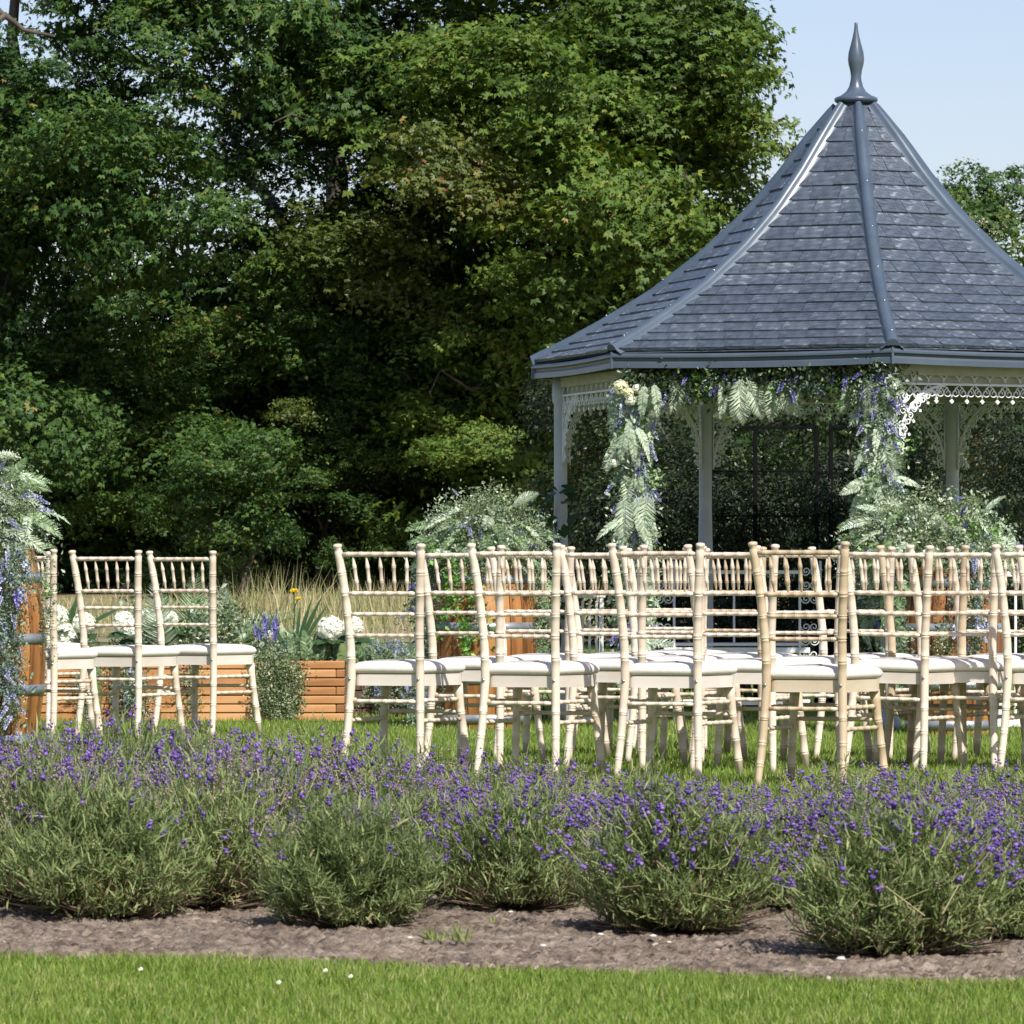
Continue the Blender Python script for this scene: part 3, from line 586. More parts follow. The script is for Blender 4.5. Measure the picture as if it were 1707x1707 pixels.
for i in range(7):
    d = cdir(i); p = d*RP; obj('post', post, gz, p, (0, 0, A0+ST*i))
    # ridge
    tang = Vector((-d.y, d.x, 0)); K = 26; pts = []; mbr = MB(); vs = []
    for k in range(K+1):
        s = SL*k/K; s = min(s, SL*.985); rr, zz = prof(s); r2, z2 = prof(min(s+.03, SL)); r1, z1 = prof(max(s-.03, 0))
        tv = (d*(r2-r1)+Vector((0, 0, z2-z1))).normalized(); nv_ = tang.cross(tv); nv_ = nv_ if nv_.z > 0 else -nv_
        tp = 1-.42*max(0, (k/K-.88)/.12); c = d*rr+Vector((0, 0, zz)); w = .032*tp
        sec = [(-.060*tp, -.018*tp), (-.040*tp, -.003), (-.036*tp, .004)] + [(w*math.cos(a), .008+w*math.sin(a)) for a in np.linspace(PI, 0, 9)] + [(.036*tp, .004), (.040*tp, -.003), (.060*tp, -.018*tp)]
        vs += [c+tang*a+nv_*b for a, b in sec]
    m_ = 15
    mbr.add(vs, [(k*m_+j, k*m_+j+1, (k+1)*m_+j+1, (k+1)*m_+j) for k in range(K) for j in range(m_-1)], True)
    mbr.add([vs[j] for j in range(2, 13)]+[vs[2]-Vector((0, 0, .03)), vs[12]-Vector((0, 0, .03))], [tuple(range(11))], False)
    rg = obj('ridge_cap', mbr.mesh('ridge_cap', M['ridge']), gz)
    for k in range(6):
        rr, zz = prof(SL*(.04+.165*k)); sc = MB().lathe([(.007, 0), (.007, .004), (.003, .007)], 8).mesh('screw', M['screw'])
        obj('screw', sc, rg, d*rr+Vector((0, 0, zz+.043+.01*k/6))+tang*.004)
    # edge board
    cA, cB = cdir(i), cdir(i+1)
    sec = [(-.05, 1.972), (.012, 1.962), (.020, 1.952), (.020, 1.942), (.004, 1.935), (.002, 1.925), (.008, 1.915), (.010, EZ), (-.012, EZ), (-.03, 1.93)]
    mb = MB(); n_ = len(sec); vs = []
    for t in np.linspace(0, 1, 9):
        dd = cA.lerp(cB, t); sag = -.010*math.sin(PI*t)
        for a, z in sec: vs.append(dd*(RF+a)+Vector((0, 0, z+sag)))
    mb.add(vs, [(k*n_+j, k*n_+(j+1) % n_, (k+1)*n_+(j+1) % n_, (k+1)*n_+j) for k in range(8) for j in range(n_)], False)
    obj('fascia_board', mb.mesh('fascia_board', M['fascia']), gz)
    jn = MB().box(cA*(RF+.008)+Vector((0, 0, 1.925)), (.012, .02, .088), Matrix.Rotation(math.atan2(cA.y, cA.x)+PI/2, 3, 'Z'), .002)
    obj('corner_clip', jn.mesh('corner_clip', M['ridge']), gz)
    # side between posts i and i+1
    mid = (cdir(i)+cdir(i+1))*.5*RP; dd = cdir(i, ST/2); rz = math.atan2(dd.y, dd.x)+PI/2
    for me, nm in ((SI, 'iron_lace'), (RAIL, 'rail'), (BEAM, 'beam'), (BACKB, 'valance_board')):
        o = obj(nm, me, gz, mid, (0, 0, rz))
        if nm == 'iron_lace': o['kind'] = 'stuff'
    e = Matrix.Rotation(rz, 3, 'Z') @ Vector((1, 0, 0))
    for sg in (-1, 1):
        o = obj('bracket', BR, gz, mid - e*sg*Lside/2, (0, 0, rz)); o.scale = (sg, 1, 1)
    soff = MB().add([cdir(i)*(RP-.03)+Vector((0, 0, 1.893)), cdir(i+1)*(RP-.03)+Vector((0, 0, 1.893)), cdir(i+1)*(RF-.01)+Vector((0, 0, 1.893)), cdir(i)*(RF-.01)+Vector((0, 0, 1.893))], [(0, 1, 2, 3)], False)
    obj('soffit', soff.mesh('soffit', M['underroof']), gz)
fin = MB().lathe([(.10, 3.372), (.118, 3.385), (.118, 3.398), (.112, 3.405), (.085, 3.415), (.055, 3.437), (.038, 3.465), (.030, 3.50), (.028, 3.52), (.033, 3.555), (.042, 3.59), (.0445, 3.615), (.041, 3.65), (.030, 3.69), (.020, 3.73), (.012, 3.77), (.009, 3.80), (.010, 3.81), (.004, 3.815)], 28).mesh('finial', M['ridge'])
obj('finial', fin, gz)

# ------------------------------------------------------------------ flower pieces
def frond_np(n, L, wid, droop, taper=1.0, narrow=.16, seed=0, sub=False):
    r = np.random.default_rng(seed); t = np.linspace(.08, .99, n); y = L*t; z = -droop*L*t**2; prt = []
    for sg in (-1, 1):
        P = np.stack([0*t, y, z], 1); ln = wid*np.sin(PI*np.clip(t*.92+.08, 0, 1))**.6*(1-.35*t)*taper
        D = np.stack([sg*np.ones(n), .55+.3*t, -.25-.3*t+.1*r.normal(size=n)], 1); Nn = np.stack([0*t, .3+0*t, np.ones(n)], 1)+.15*r.normal(size=(n, 3))
        sc = np.stack([ln*narrow*2, ln, ln], 1)
        LV = [(0, 0, 0), (-.5, .3, .03), (-.32, .72, .0), (0, 1, -.05), (.32, .72, 0), (.5, .3, .03)]; LF = [(0, 5, 4), (0, 4, 3), (0, 3, 2), (0, 2, 1)]
        prt.append(scatter(LV, LF, P, Nn, D, sc, np.clip(.5+.22*r.normal(size=n), 0, 1)))
    k = 8; tt = np.linspace(0, 1, k); rv = []; rf = []
    for i in range(k):
        w = .0018*(1.3-tt[i]); rv += [(-w, L*tt[i], -droop*L*tt[i]**2+.001), (w, L*tt[i], -droop*L*tt[i]**2+.001)]
    for i in range(k-1): rf += [(2*i, 2*i+1, 2*i+3), (2*i, 2*i+3, 2*i+2)]
    prt.append((np.array(rv), np.array(rf), np.full(len(rv), .3))); return join(prt)
def mk(name, data, mat): return np_mesh(name, data[0], data[1], mat, data[2])
FERN = [mk('fern_frond', frond_np(24, .30, .075, dr, seed=i), M['fernpale']) for i, dr in enumerate((.25, .5, .8))]
FERNG = [mk('fern_frond', frond_np(24, .30, .08, dr, seed=i+5), M['ferngreen']) for i, dr in enumerate((.3, .6))]
PLUME = [mk('feathery_spray', frond_np(34, .26, .10, dr, narrow=.045, seed=i+9), m) for i, (dr, m) in enumerate(((.5, M['fernpale']), (.8, M['ferngreen'])))]
def spike_np(L, w, seed, n=60):
    r = np.random.default_rng(seed); t = r.random(n)**.9; y = L*(.35+.65*t); a = r.uniform(0, 6.28, n); rad = w*(1-.75*t)
    o = np.stack([np.cos(a), 0*a, np.sin(a)], 1); P = np.stack([0*a, y, 0*a], 1)+o*rad[:, None]*.55
    LV = [(-.5, 0, 0), (.5, 0, 0), (.35, .9, .25), (-.35, .9, .25)]; LF = [(0, 1, 2), (0, 2, 3)]
    A = scatter(LV, LF, P, np.cross(o, np.array([[0, 1., 0]])) + .3*r.normal(size=(n, 3)), o+np.array([0, .7, 0]), rad+.003, r.random(n))
    st = (np.array([(-.0012, 0, 0), (.0012, 0, 0), (.0012, L*.5, 0), (-.0012, L*.5, 0)]), np.array([(0, 1, 2), (0, 2, 3)]), np.zeros(4))
    return join([A, st])
SPIKE = [mk('lavender_spike', spike_np(.17, .018, i, 80), M['violet']) for i in range(2)]
SPIKEL = [mk('lavender_spike', spike_np(.20, .016, i+3, 80), M['lilac']) for i in range(2)]
def sprig_np(L, n, leaf, seed, droop=.3, spread=.03):
    r = np.random.default_rng(seed); t = r.random(n); a = r.uniform(0, 6.28, n); P = np.stack([0*t, L*t, -droop*L*t**2], 1)+r.normal(size=(n, 3))*spread*.5
    D = np.stack([np.cos(a), .4+0*a, np.sin(a)], 1); A = scatter(OVAL_V, OVAL_F, P, r.normal(size=(n, 3))+np.array([0, .2, .8]), D, leaf*r.uniform(.6, 1.2, n), r.random(n))
    k = 6; tt = np.linspace(0, 1, k); rv = []; rf = []
    for i in range(k): rv += [(-.001, L*tt[i], -droop*L*tt[i]**2), (.001, L*tt[i], -droop*L*tt[i]**2)]
    for i in range(k-1): rf += [(2*i, 2*i+1, 2*i+3), (2*i, 2*i+3, 2*i+2)]
    return join([A, (np.array(rv), np.array(rf), np.full(len(rv), .1))])
SPRIG = [mk('leaf_sprig', sprig_np(.20, 60, .030, i, .4, .05), M['bluegreen']) for i in range(2)]
SPRIGV = [mk('leaf_sprig', sprig_np(.20, 90, .020, i+4, .4, .05), M['varieg']) for i in range(2)]
SPRIGI = [mk('ivy_sprig', sprig_np(.18, 26, .048, i+8, .5, .05), M['ivy']) for i in range(1)]
HANG = [mk('trailing_stem', join([sprig_np(.30, 90, .022, i+20, .0, .035)]), M['bluegreen']) for i in range(2)]
def bloom_np(rad, n, pet, seed, squash=.8):
    r = np.random.default_rng(seed); d = rdir(n, r); d[:, 2] = np.abs(d[:, 2])*1.2-.35; d = unit(d); P = d*rad*np.array([1, 1, squash])*r.uniform(.86, 1.05, (n, 1))
    LV = [(-.5, -.5, 0), (.5, -.5, .08), (.5, .5, 0), (-.5, .5, .08)]; LF = [(0, 1, 2), (0, 2, 3)]
    return scatter(LV, LF, P, d+.35*r.normal(size=(n, 3)), r.normal(size=(n, 3)), pet*r.uniform(.7, 1.2, n), np.clip(r.normal(size=n)*.25+.65, 0, 1))
BLOOM = mk('white_bloom', bloom_np(.020, 46, .015, 1), M['petal']); CBLOOM = mk('cream_bloom', bloom_np(.045, 120, .017, 2), M['cream'])
HYD = [mk('hydrangea_head', bloom_np(.070, 330, .021, 3+i), M['petal']) for i in range(2)]
BIGLEAF = mk('broad_leaf', scatter([(0, 0, 0), (-.32, .3, .04), (-.26, .7, .02), (0, 1, -.1), (.26, .7, .02), (.32, .3, .04)], [(0, 5, 4), (0, 4, 3), (0, 3, 2), (0, 2, 1)], np.zeros((1, 3)), np.array([[0, 0, 1.]]), np.array([[0, 1., 0]]), np.array([.12]), np.array([.5])), M['darkleaf'])
BLADEL = mk('sword_leaf', scatter([(-.04, 0, 0), (.04, 0, 0), (.05, .4, .01), (-.05, .4, .01), (0, 1, -.12)], [(0, 1, 2), (0, 2, 3), (3, 2, 4)], np.zeros((1, 3)), np.array([[0, 0, 1.]]), np.array([[0, 1., 0]]), np.array([.3]), np.array([.5])), M['darkleaf'])
def core_np(P, r, leaf, per):
    """loose small leaves filling the inside of an arrangement"""
    P = np.asarray(P); k = len(P)*per; Q = np.repeat(P, per, 0)+r.normal(size=(k, 3))*.035
    return scatter(OVAL_V, OVAL_F, Q, r.normal(size=(k, 3)), r.normal(size=(k, 3)), leaf*r.uniform(.6, 1.2, k), np.clip(r.random(k)*.8, 0, 1))
def place(t, me, p, d, n=(0, 0, 1), s=1., roll=0):
    return obj(me.name.split('.')[0], me, t, mat4=frame_to(Vector(p)-t.location, d, n, s, roll))
def pick(r, lst):
    w = np.array([a[1] for a in lst], float); i = r.choice(len(lst), p=w/w.sum()); ms = lst[i][0]; return ms[r.integers(0, len(ms))]

def mound(t, c, rx, ry, rz, n, seed, mix, smin=.7, smax=1.1, fill='varieg', lift=.1):
    r = np.random.default_rng(seed); c = Vector(c); pts = []
    for i in range(n):
        d = Vector(unit(r.normal(size=3))); d.z = abs(d.z)*1.0-.12; d.y = -abs(d.y) if r.random() < .8 else d.y; d.normalize()
        p = c+Vector((d.x*rx, d.y*ry, d.z*rz))*r.uniform(.55, .86); pts.append(p)
        dr = Vector((d.x*1.1, d.y*.6-.15, d.z*.35-.30+lift))+Vector(r.normal(size=3))*.3
        place(t, pick(r, mix), p, dr, Vector((d.x*.6, -.7, 1)), r.uniform(smin, smax), r.normal()*.4)
    dq = rdir(520, r); dq[:, 2] = np.abs(dq[:, 2])-.1; q = dq*np.array([rx, ry, rz])*r.uniform(.4, .97, (520, 1))+np.array(c-t.location)
    cd = core_np(q[:320], r, .022, 24); tag(obj('leaf_filling', mk('leaf_filling', cd, M[fill]), t), kind='stuff')
    cd = core_np(q[320:], r, .024, 20); tag(obj('leaf_filling', mk('leaf_filling', cd, M['fernpale']), t), kind='stuff')
def hanging(t, p0, length, width, n, seed, mix, smin=.6, smax=1.0, dx=0, back=.05, fill='bluegreen'):
    r = np.random.default_rng(seed); p0 = Vector(p0); q = []
    for i in range(n):
        f = (i+r.random())/n; p = p0+Vector((dx*f+r.normal()*width*.28, r.normal()*back-.02, -length*f)); q.append(p)
        side = r.normal()
        dr = Vector((side*.45, -.35+r.normal()*.2, -1+.3*r.normal())); place(t, pick(r, mix), p, dr, Vector((side*.5, -1, .4)), r.uniform(smin, smax), r.normal()*.5)
    qq = np.array([list(a-t.location+Vector((0, back*.9, 0))) for a in q]); cd = core_np(qq, r, .024, 18)
    tag(obj('leaf_filling', mk('leaf_filling', cd, M[fill]), t), kind='stuff')

MIXM = [(FERN, 3), (FERNG, 3), (PLUME, 3), (SPRIG, 2), (SPRIGV, 3), (SPIKEL, 1.3), (SPIKE, .5), ([BLOOM], .8)]
# ------------------------------------------------------------------ barrels
def barrel(label, X, Yd, rb, H, seed, hoops=(.05, .30, .62, .90)):
    t = thing('wooden_barrel', label, 'barrel', (X, Yd, 0), rz=seed*.13); ns = 22; wd = 2*PI/ns
    def rad(f): return rb*(1-.17*(2*f-1)**2)
    mb = MB(); K = 12; vs = []; th = .02
    for k in range(K+1):
        f = k/K; R1 = rad(f)
        for a, dr in ((-wd/2+.010, -.0015), (-wd/2+.022, 0), (wd/2-.022, 0), (wd/2-.010, -.0015)):
            vs.append(Vector(((R1+dr)*math.cos(a), (R1+dr)*math.sin(a), H*f)))
        for a in (wd/2-.004, -wd/2+.004): vs.append(Vector(((R1-th)*math.cos(a), (R1-th)*math.sin(a), H*f)))
    fs = [(k*6+j, k*6+(j+1) % 6, (k+1)*6+(j+1) % 6, (k+1)*6+j) for k in range(K) for j in range(6)] + [(5, 4, 3, 2, 1, 0), tuple(K*6+j for j in range(6))]
    me = mb.add(vs, fs, False).mesh('stave', M['stave'])
    for i in range(ns): obj('stave', me, t, (0, 0, 0), (0, 0, wd*i))
    for f in hoops:
        hh = .045/H; f0, f1 = max(f-hh/2, .005), min(f+hh/2, .995); a, b = rad(f0)+.004, rad(f1)+.004
        hp = MB(); vs = []
        for z, q, q2 in ((H*f0, a, a-.004), (H*f1, b, b-.004)):
            for k in range(40): an = 2*PI*k/40; vs.append(Vector((q*math.cos(an), q*math.sin(an), z)))
            for k in range(40): an = 2*PI*k/40; vs.append(Vector((q2*math.cos(an), q2*math.sin(an), z)))
        fs = []
        for k in range(40):
            k2 = (k+1) % 40; fs += [(k, k2, 80+k2, 80+k), (k, 40+k, 40+k2, k2), (80+k, 80+k2, 120+k2, 120+k)]
        h = obj('hoop', hp.add(vs, fs, True).mesh('hoop', M['hoop']), t)
        rv = MB().tube([(0, 0, 0), (.006, 0, 0)], [.007, .005], 8).mesh('rivet', M['hoop'])
        for an in (-1.3-seed*.13, -1.22-seed*.13): obj('rivet', rv, h, ((a+b)/2*math.cos(an), (a+b)/2*math.sin(an), H*f), (0, 0, an))
    obj('barrel_head', MB().lathe([(rad(1)-.022, H-.04), (rad(1)-.022, H-.02)], 30).mesh('barrel_head', M['stave']), t)
    return t
XL, YL = at(-42, 0, 24.7).x, 24.7
barrel('large oak barrel at left edge with lavender trailing over its hoops', XL, YL, .325, .93, 1, (.055, .30, .55, .85))
XM, YM = at(805, 0, 28.4).x, 28.4
barrel('oak barrel behind the first right block chair, left of gazebo', XM, YM, .288, .86, 2, (.06, .30, .62, .91))
XR, YR = at(1585, 0, 27.2).x, 27.2
barrel('oak barrel behind the right chairs, at the right gazebo garland', XR, YR, .262, .84, 3, (.06, .30, .64, .91))

def arrangement(label, c): return thing('flower_arrangement', label, 'flower arrangement', c)
t = arrangement('large mound of ferns and lilac spikes on left edge barrel, trailing to the lawn', Vector((XL, YL, .93)))
mound(t, Vector((XL, YL, .98)), .33, .36, .46, 190, 501, [(FERN, 3), (FERNG, 2), (PLUME, 2), (SPRIG, 2), (SPIKEL, 3), (SPRIGV, 3)], .40, .68)
for i, (dx, L, w, n) in enumerate([(.16, .75, .13, 46), (.20, .86, .08, 40), (.05, .7, .16, 30), (.24, .22, .05, 8), (-.1, .5, .15, 16)]):
    an = math.asin(max(-1, min(1, dx/.33))); hanging(t, Vector((XL+dx, YL-.30*math.cos(an)-.06, .97)), L, w, n, 510+i, [(SPIKEL, 5), (HANG, 4), (SPRIG, 3), (SPRIGV, 2), (SPIKE, .3)], .38, .68, back=.02)
hanging(t, Vector((XL+.345, YL-.10, .90)), .40, .03, 8, 519, [(SPRIGV, 2), (HANG, 1), ([SPRIGI[0]], 1)], .4, .6, back=.02)
t = arrangement('domed mound of green and pale ferns topping the middle barrel', Vector((XM, YM, .86)))
mound(t, Vector((XM, YM, .90)),   .37, .34, .41, 170, 520, [(FERN, 3), (FERNG, 3.5), (PLUME, 3), (SPRIGV, 5.5), (SPIKEL, .8), (SPRIG, 1.5)], .38, .60)
hanging(t, Vector((XM-.31, YM-.05, .98)), .80, .13, 60, 521, [(SPIKEL, 2), (HANG, 4), (SPRIG, 4), (SPIKE, 1)], .5, .9)
hanging(t, Vector((XM+.29, YM-.05, .95)), .55, .10, 34, 522, [(SPRIGV, 4), (HANG, 1), (FERNG, 1)], .5, .85)
hanging(t, Vector((XM-.17, YM-.29, .95)), .36, .12, 16, 523, [(SPRIGI, 3), (SPRIGV, 1)], .5, .8, back=.02)
hanging(t, Vector((XM-.02, YM-.31, .95)), .52, .08, 16, 524, [(SPRIGI, 3), (SPRIG, 2)], .5, .8, dx=-.06, back=.02)
t = arrangement('wide mound of ferns with small white blooms topping the right barrel', Vector((XR, YR, .84)))
mound(t, Vector((XR-.10, YR, .88)), .50, .34, .40, 210, 530, MIXM+[([BLOOM], 2), (SPRIGI, 1), (SPRIGV, 2)], .38, .60)
hanging(t, Vector((XR-.30, YR-.10, .95)), .62, .14, 40, 531, [(SPRIGV, 3), (FERNG, 2), (SPRIG, 2)], .5, .9)
hanging(t, Vector((XR+.08, YR-.28, .95)), .45, .16, 34, 532, [(SPIKEL, 2), (SPRIG, 3), (SPRIGV, 2)], .5, .85)
hanging(t, Vector((XR-.05, YR-.28, .6)), .25, .10, 10, 533, [(SPRIGV, 3)], .5, .8)

# garland round the gazebo opening
t = thing('flower_garland', 'flower garland of ferns, violet spikes and white blooms around gazebo opening', 'garland', Vector((GC.x-.5, 28.0, 1.8)))
pB, pC = GC+cdir(-1)*RP, GC+cdir(0)*RP
def post_g(p, z0, z1, n, w, seed, side): 
    r = np.random.default_rng(seed); q = []
    for i in range(n):
        f = (i+r.random())/n; z = z0+(z1-z0)*f; an = r.normal()*.9-PI/2; pp = Vector((p.x+math.cos(an)*w*.45+side*.0, p.y+math.sin(an)*w*.5-.01, z)); q.append(pp)
        s_ = math.cos(an); dr = Vector((s_*.5+r.normal()*.15, -.35, -.85+.35*r.normal()))
        zf = math.sin(z*9+seed)
        mix = [(FERN, 4.5), (PLUME, 3), (SPRIG, 2), (SPIKE, 2.4), (SPIKEL, 1.5), (SPRIGI, 1.0), ([BLOOM], 2.2)] if zf > 0 else [(SPRIG, 2), (FERN, 2.5), (PLUME, 1.5), (SPIKE, 4), (SPIKEL, 3), (HANG, 2), ([BLOOM], 1.5), (SPRIGV, 1)]
        place(t, pick(r, mix), pp, dr, Vector((s_, -1, .2)), r.uniform(.42, .72), r.normal()*.4)
    Q = np.array([list(a-t.location+Vector((0, .01, 0))) for a in q])
    for mt, n_ in (('bluegreen', 5), ('fernpale', 9), ('ferngreen', 6)):
        cd = core_np(Q+r.normal(size=Q.shape)*.025, r, .030, n_); tag(obj('leaf_filling', mk('leaf_filling', cd, M[mt]), t), kind='stuff')
post_g(pB, 1.86, .35, 190, .17, 541, 0)
post_g(pC+Vector((-.06, 0, 0)), 1.86, .6, 190, .17, 542, 0)
r = np.random.default_rng(543); q = []
for i in range(190):
    f = r.random(); p = pB.lerp(pC, f)+Vector((0, -.07+r.normal()*.02, 1.885-.10*r.random())); q.append(p)
    dens = .5+.5*math.sin(f*21)
    if r.random() > .6+.4*dens: continue
    mix = [(PLUME, 3), (FERN, 1.0), (SPRIG, 2), (SPIKE, 4), (SPIKEL, 2), (SPRIGI, 1.2), ([BLOOM], .7), (HANG, 1.0)]
    place(t, pick(r, mix), p, Vector((r.normal()*.35, -.25, -1)), Vector((r.normal()*.3, -1, .2)), r.uniform(.38, .68), r.normal()*.4)
Q = np.array([list(a-t.location+Vector((0, .02, -.02))) for a in q])
for mt, n_, l_ in (('shrub', 22, .034), ('ferngreen', 8, .026), ('bluegreen', 8, .024)):
    cd = core_np(Q+r.normal(size=Q.shape)*np.array([.04, .01, .02]), r, l_, n_); tag(obj('leaf_filling', mk('leaf_filling', cd, M[mt]), t), kind='stuff')
for (x, y, me, s) in [(1035, 645, CBLOOM, .8), (1048, 655, CBLOOM, .6), (1062, 648, BLOOM, 1.1), (1072, 652, BLOOM, 1.1), (1052, 668, BLOOM, 1.2), (1088, 690, BLOOM, .9), (1024, 772, BLOOM, 1.), (1474, 703, CBLOOM, .7), (1466, 760, BLOOM, 1.1), (1478, 770, BLOOM, 1), (1141, 648, CBLOOM, .5), (1155, 650, BLOOM, .9), (1195, 692, BLOOM, .8)]:
    place(t, me, at(x, y, 27.95 if x > 1300 else 28.2), Vector((0, 0, 1)), Vector((0, -1, .3)), s)
for (x, y, d) in [(1075, 640, (-.2, -.3, -1)), (1090, 638, (.25, -.3, -1)), (1450, 665, (-.9, -.3, -.6)), (1462, 668, (-.35, -.3, -1)), (1046, 715, (-.45, -.3, -1)), (1052, 712, (.2, -.3, -1)), (1060, 710, (.6, -.3, -.8)), (1050, 700, (-.1, -.4, -1)), (1040, 865, (-.9, -.4, -.3)), (1065, 868, (.5, -.4, -.7))]:
    place(t, FERN[1], at(x, y, 27.8 if x > 1300 else 28.15), Vector(d), Vector((d[0], -1, .5)), .56)
for (x, y) in [(1238, 628), (1244, 630), (1232, 632), (1292, 628), (1300, 632), (1286, 630), (1060, 825), (1080, 822), (1040, 828)]:
    place(t, PLUME[0], at(x, y, 27.95), Vector((r.normal()*.35, -.4, -1)), Vector((0, -1, .3)), .8)

# ------------------------------------------------------------------ planters
def planter(label, x0, x1, ytop, Yd, depth, mat, courses=7, fill='compost'):
    H = at(0, ytop, Yd).z; a, b = at(x0, 0, Yd).x, at(x1, 0, Yd).x; L = b-a; ch = H/courses; t = thing('wooden_planter', label, 'planter', ((a+b)/2, Yd, 0)); th = .045
    ml = MB().box((0, 0, 0), (L, th, ch-.005), bev=.004).mesh('board', mat); msh = MB().box((0, 0, 0), (L-2*th-.004, th, ch-.005), bev=.004).mesh('board', mat)
    dl = MB().box((0, 0, 0), (th, depth, ch-.005), bev=.004).mesh('board', mat); dsh = MB().box((0, 0, 0), (th, depth-2*th-.004, ch-.005), bev=.004).mesh('board', mat)
    for c in range(courses):
        z = ch*(c+.5); lf = c % 2 == 0
        for y in (th/2, depth-th/2): obj('board', ml if lf else msh, t, (0, y+(0 if lf else .0015), z))
        for s in (-1, 1): obj('board', dsh if lf else dl, t, (s*(L/2-th/2), depth/2, z))
    obj('compost', MB().box((0, depth/2, H-.05), (L-2*th-.01, depth-2*th-.01, .06)).mesh('compost', M['compost']), t); return t, H
p1, H1 = planter('orange stained wooden planter box behind the left chairs, nearest the aisle', 168, 574, 1101, 29.6, .42, M['board'])
p2, H2 = planter('orange stained wooden planter box beside the left edge barrel', 18, 150, 1101, 29.6, .42, M['board'])
p3, H3 = planter('dark brown planter box right of the orange planter', 588, 700, 1108, 30.6, .4, M['darkboard'], 6)
def planting(label, pts, seed, Yd, loc, mixes, hyd=(), spikes=(), trail=(), blades_=()):
    r = np.random.default_rng(seed); t = thing('planter_flowers', label, 'flowers', loc); q = []
    for (x0, x1, ytop, n, mix) in mixes:
        for i in range(n):
            p = at(r.uniform(x0, x1), 1104, Yd+r.uniform(.06, .34)); q.append(p); h = (1104-ytop)/F*Yd
            place(t, pick(r, mix), p, Vector((r.normal()*.35, -.15+r.normal()*.25, 1)), Vector((0, -1, .3)), h/.22*r.uniform(.7, 1.1), r.normal()*.5)
    cd = core_np(np.array([list(a-t.location) for a in q]), r, .034, 12); tag(obj('leaf_filling', mk('leaf_filling', cd, M['ferngreen']), t), kind='stuff')
    for (x, y, s) in hyd:
        p = at(x, y, Yd+.12); o = place(t, HYD[r.integers(0, 2)], p, Vector((0, 0, 1)), Vector((0, -1, .15)), s)
        stm = MB().tube([Vector((0, 0, 0)), Vector((.01, .02, (H1-p.z)))], .004, 6).mesh('stalk', M['darkleaf']); obj('stalk', stm, t, p-t.location)
        for k in range(5): an = k*1.26+r.random(); place(t, BIGLEAF, p+Vector((0, 0.02, -.06)), Vector((math.cos(an), -abs(math.sin(an)), -.15)), Vector((0, -.5, 1)), r.uniform(.7, 1.05))
    for (x, y) in spikes: place(t, SPIKE[r.integers(0, 2)], at(x, y, Yd+.05), Vector((r.normal()*.2, -.1, 1)), Vector((0, -1, 0)), r.uniform(.5, .7))
    for (x, n, L, mix, w) in trail: hanging(t, at(x, 1092, Yd-.03), L, w, n, int(seed+x), mix, .45, .75, back=.015, fill='varieg')
    for (x, y, dx, dz, s) in blades_: place(t, BLADEL, at(x, y, Yd+.15), Vector((dx, -.1, dz)), Vector((0, -1, .3)), s)
    return t
planting('white hydrangeas, silver bushes and trailing plants in the aisle planter', None, 601, 29.6, Vector((p1.location.x, 29.7, H1)),
         [(170, 260, 1050, 16, [(SPRIGV, 3), (SPRIG, 2)]), (265, 400, 1000, 60, [(SPRIGV, 6), (SPRIG, 2), (PLUME, 1)]), (395, 500, 1050, 30, [(SPRIG, 4), (FERN, 1.5), (SPRIGV, 1)]), (490, 560, 1060, 20, [(FERNG, 3), (PLUME[1:], 2)])],
         [(207, 1038, .85), (243, 1032, .8), (225, 1050, .8), (284, 1032, .6), (551, 1048, .95), (588, 1045, .8)], [(428, 1068), (438, 1062), (434, 1075), (446, 1070), (456, 1066), (462, 1060), (452, 1075), (441, 1050)],
         [(455, 46, .28, [(SPRIGV, 1)], .15), (480, 46, .30, [(SPRIGV, 1)], .15), (435, 12, .22, [(SPRIGV, 1)], .10), (225, 18, .28, [(SPIKEL, 2), (SPRIG, 1), (HANG, 2)], .08), (322, 10, .26, [(HANG, 1), (SPRIGV, 1)], .06), (205, 14, .25, [(HANG, 2), (SPIKEL, 1)], .08)],
         [(495, 1062, .1, 1, .65), (505, 1062, .45, 1, .9), (500, 1062, .3, 1, .8), (512, 1062, .6, 1, .75), (478, 1080, -.75, 1, 1.0), (470, 1075, -.35, 1, .7), (420, 1085, -.7, .7, .8), (585, 1075, .95, .25, .5), (410, 1080, -.3, 1, .5), (255, 1060, -.6, 1, .8), (262, 1055, .3, 1, .9)])
planting('white hydrangea heads in the planter beside left edge barrel', None, 602, 29.6, Vector((p2.location.x, 29.7, H2)),
         [(30, 160, 1050, 24, [(SPRIGV, 3), (SPRIG, 2), (FERNG, 1)])], [(95, 1028, .85), (108, 1060, .95), (140, 1040, .85), (85, 1055, .9), (75, 1035, .8)], [], [(150, 16, .28, [(HANG, 2), (SPRIG, 1)], .05)],
         [(110, 1035, .6, 1, .9), (118, 1045, .2, 1, .8), (150, 1040, .9, .5, .8), (130, 1050, .8, .1, .6)])
planting('lavender and small leaves in dark brown planter', None, 603, 30.6, Vector((p3.location.x, 30.7, H3)),
         [(600, 700, 1062, 30, [(SPIKEL, 3), (SPRIG, 3), (FERNG, 1)])], [], [], [(638, 26, .30, [(SPIKEL, 2), (HANG, 2), (SPRIGV, 2)], .10), (672, 20, .25, [(SPIKEL, 2), (HANG, 2)], .08)], [])
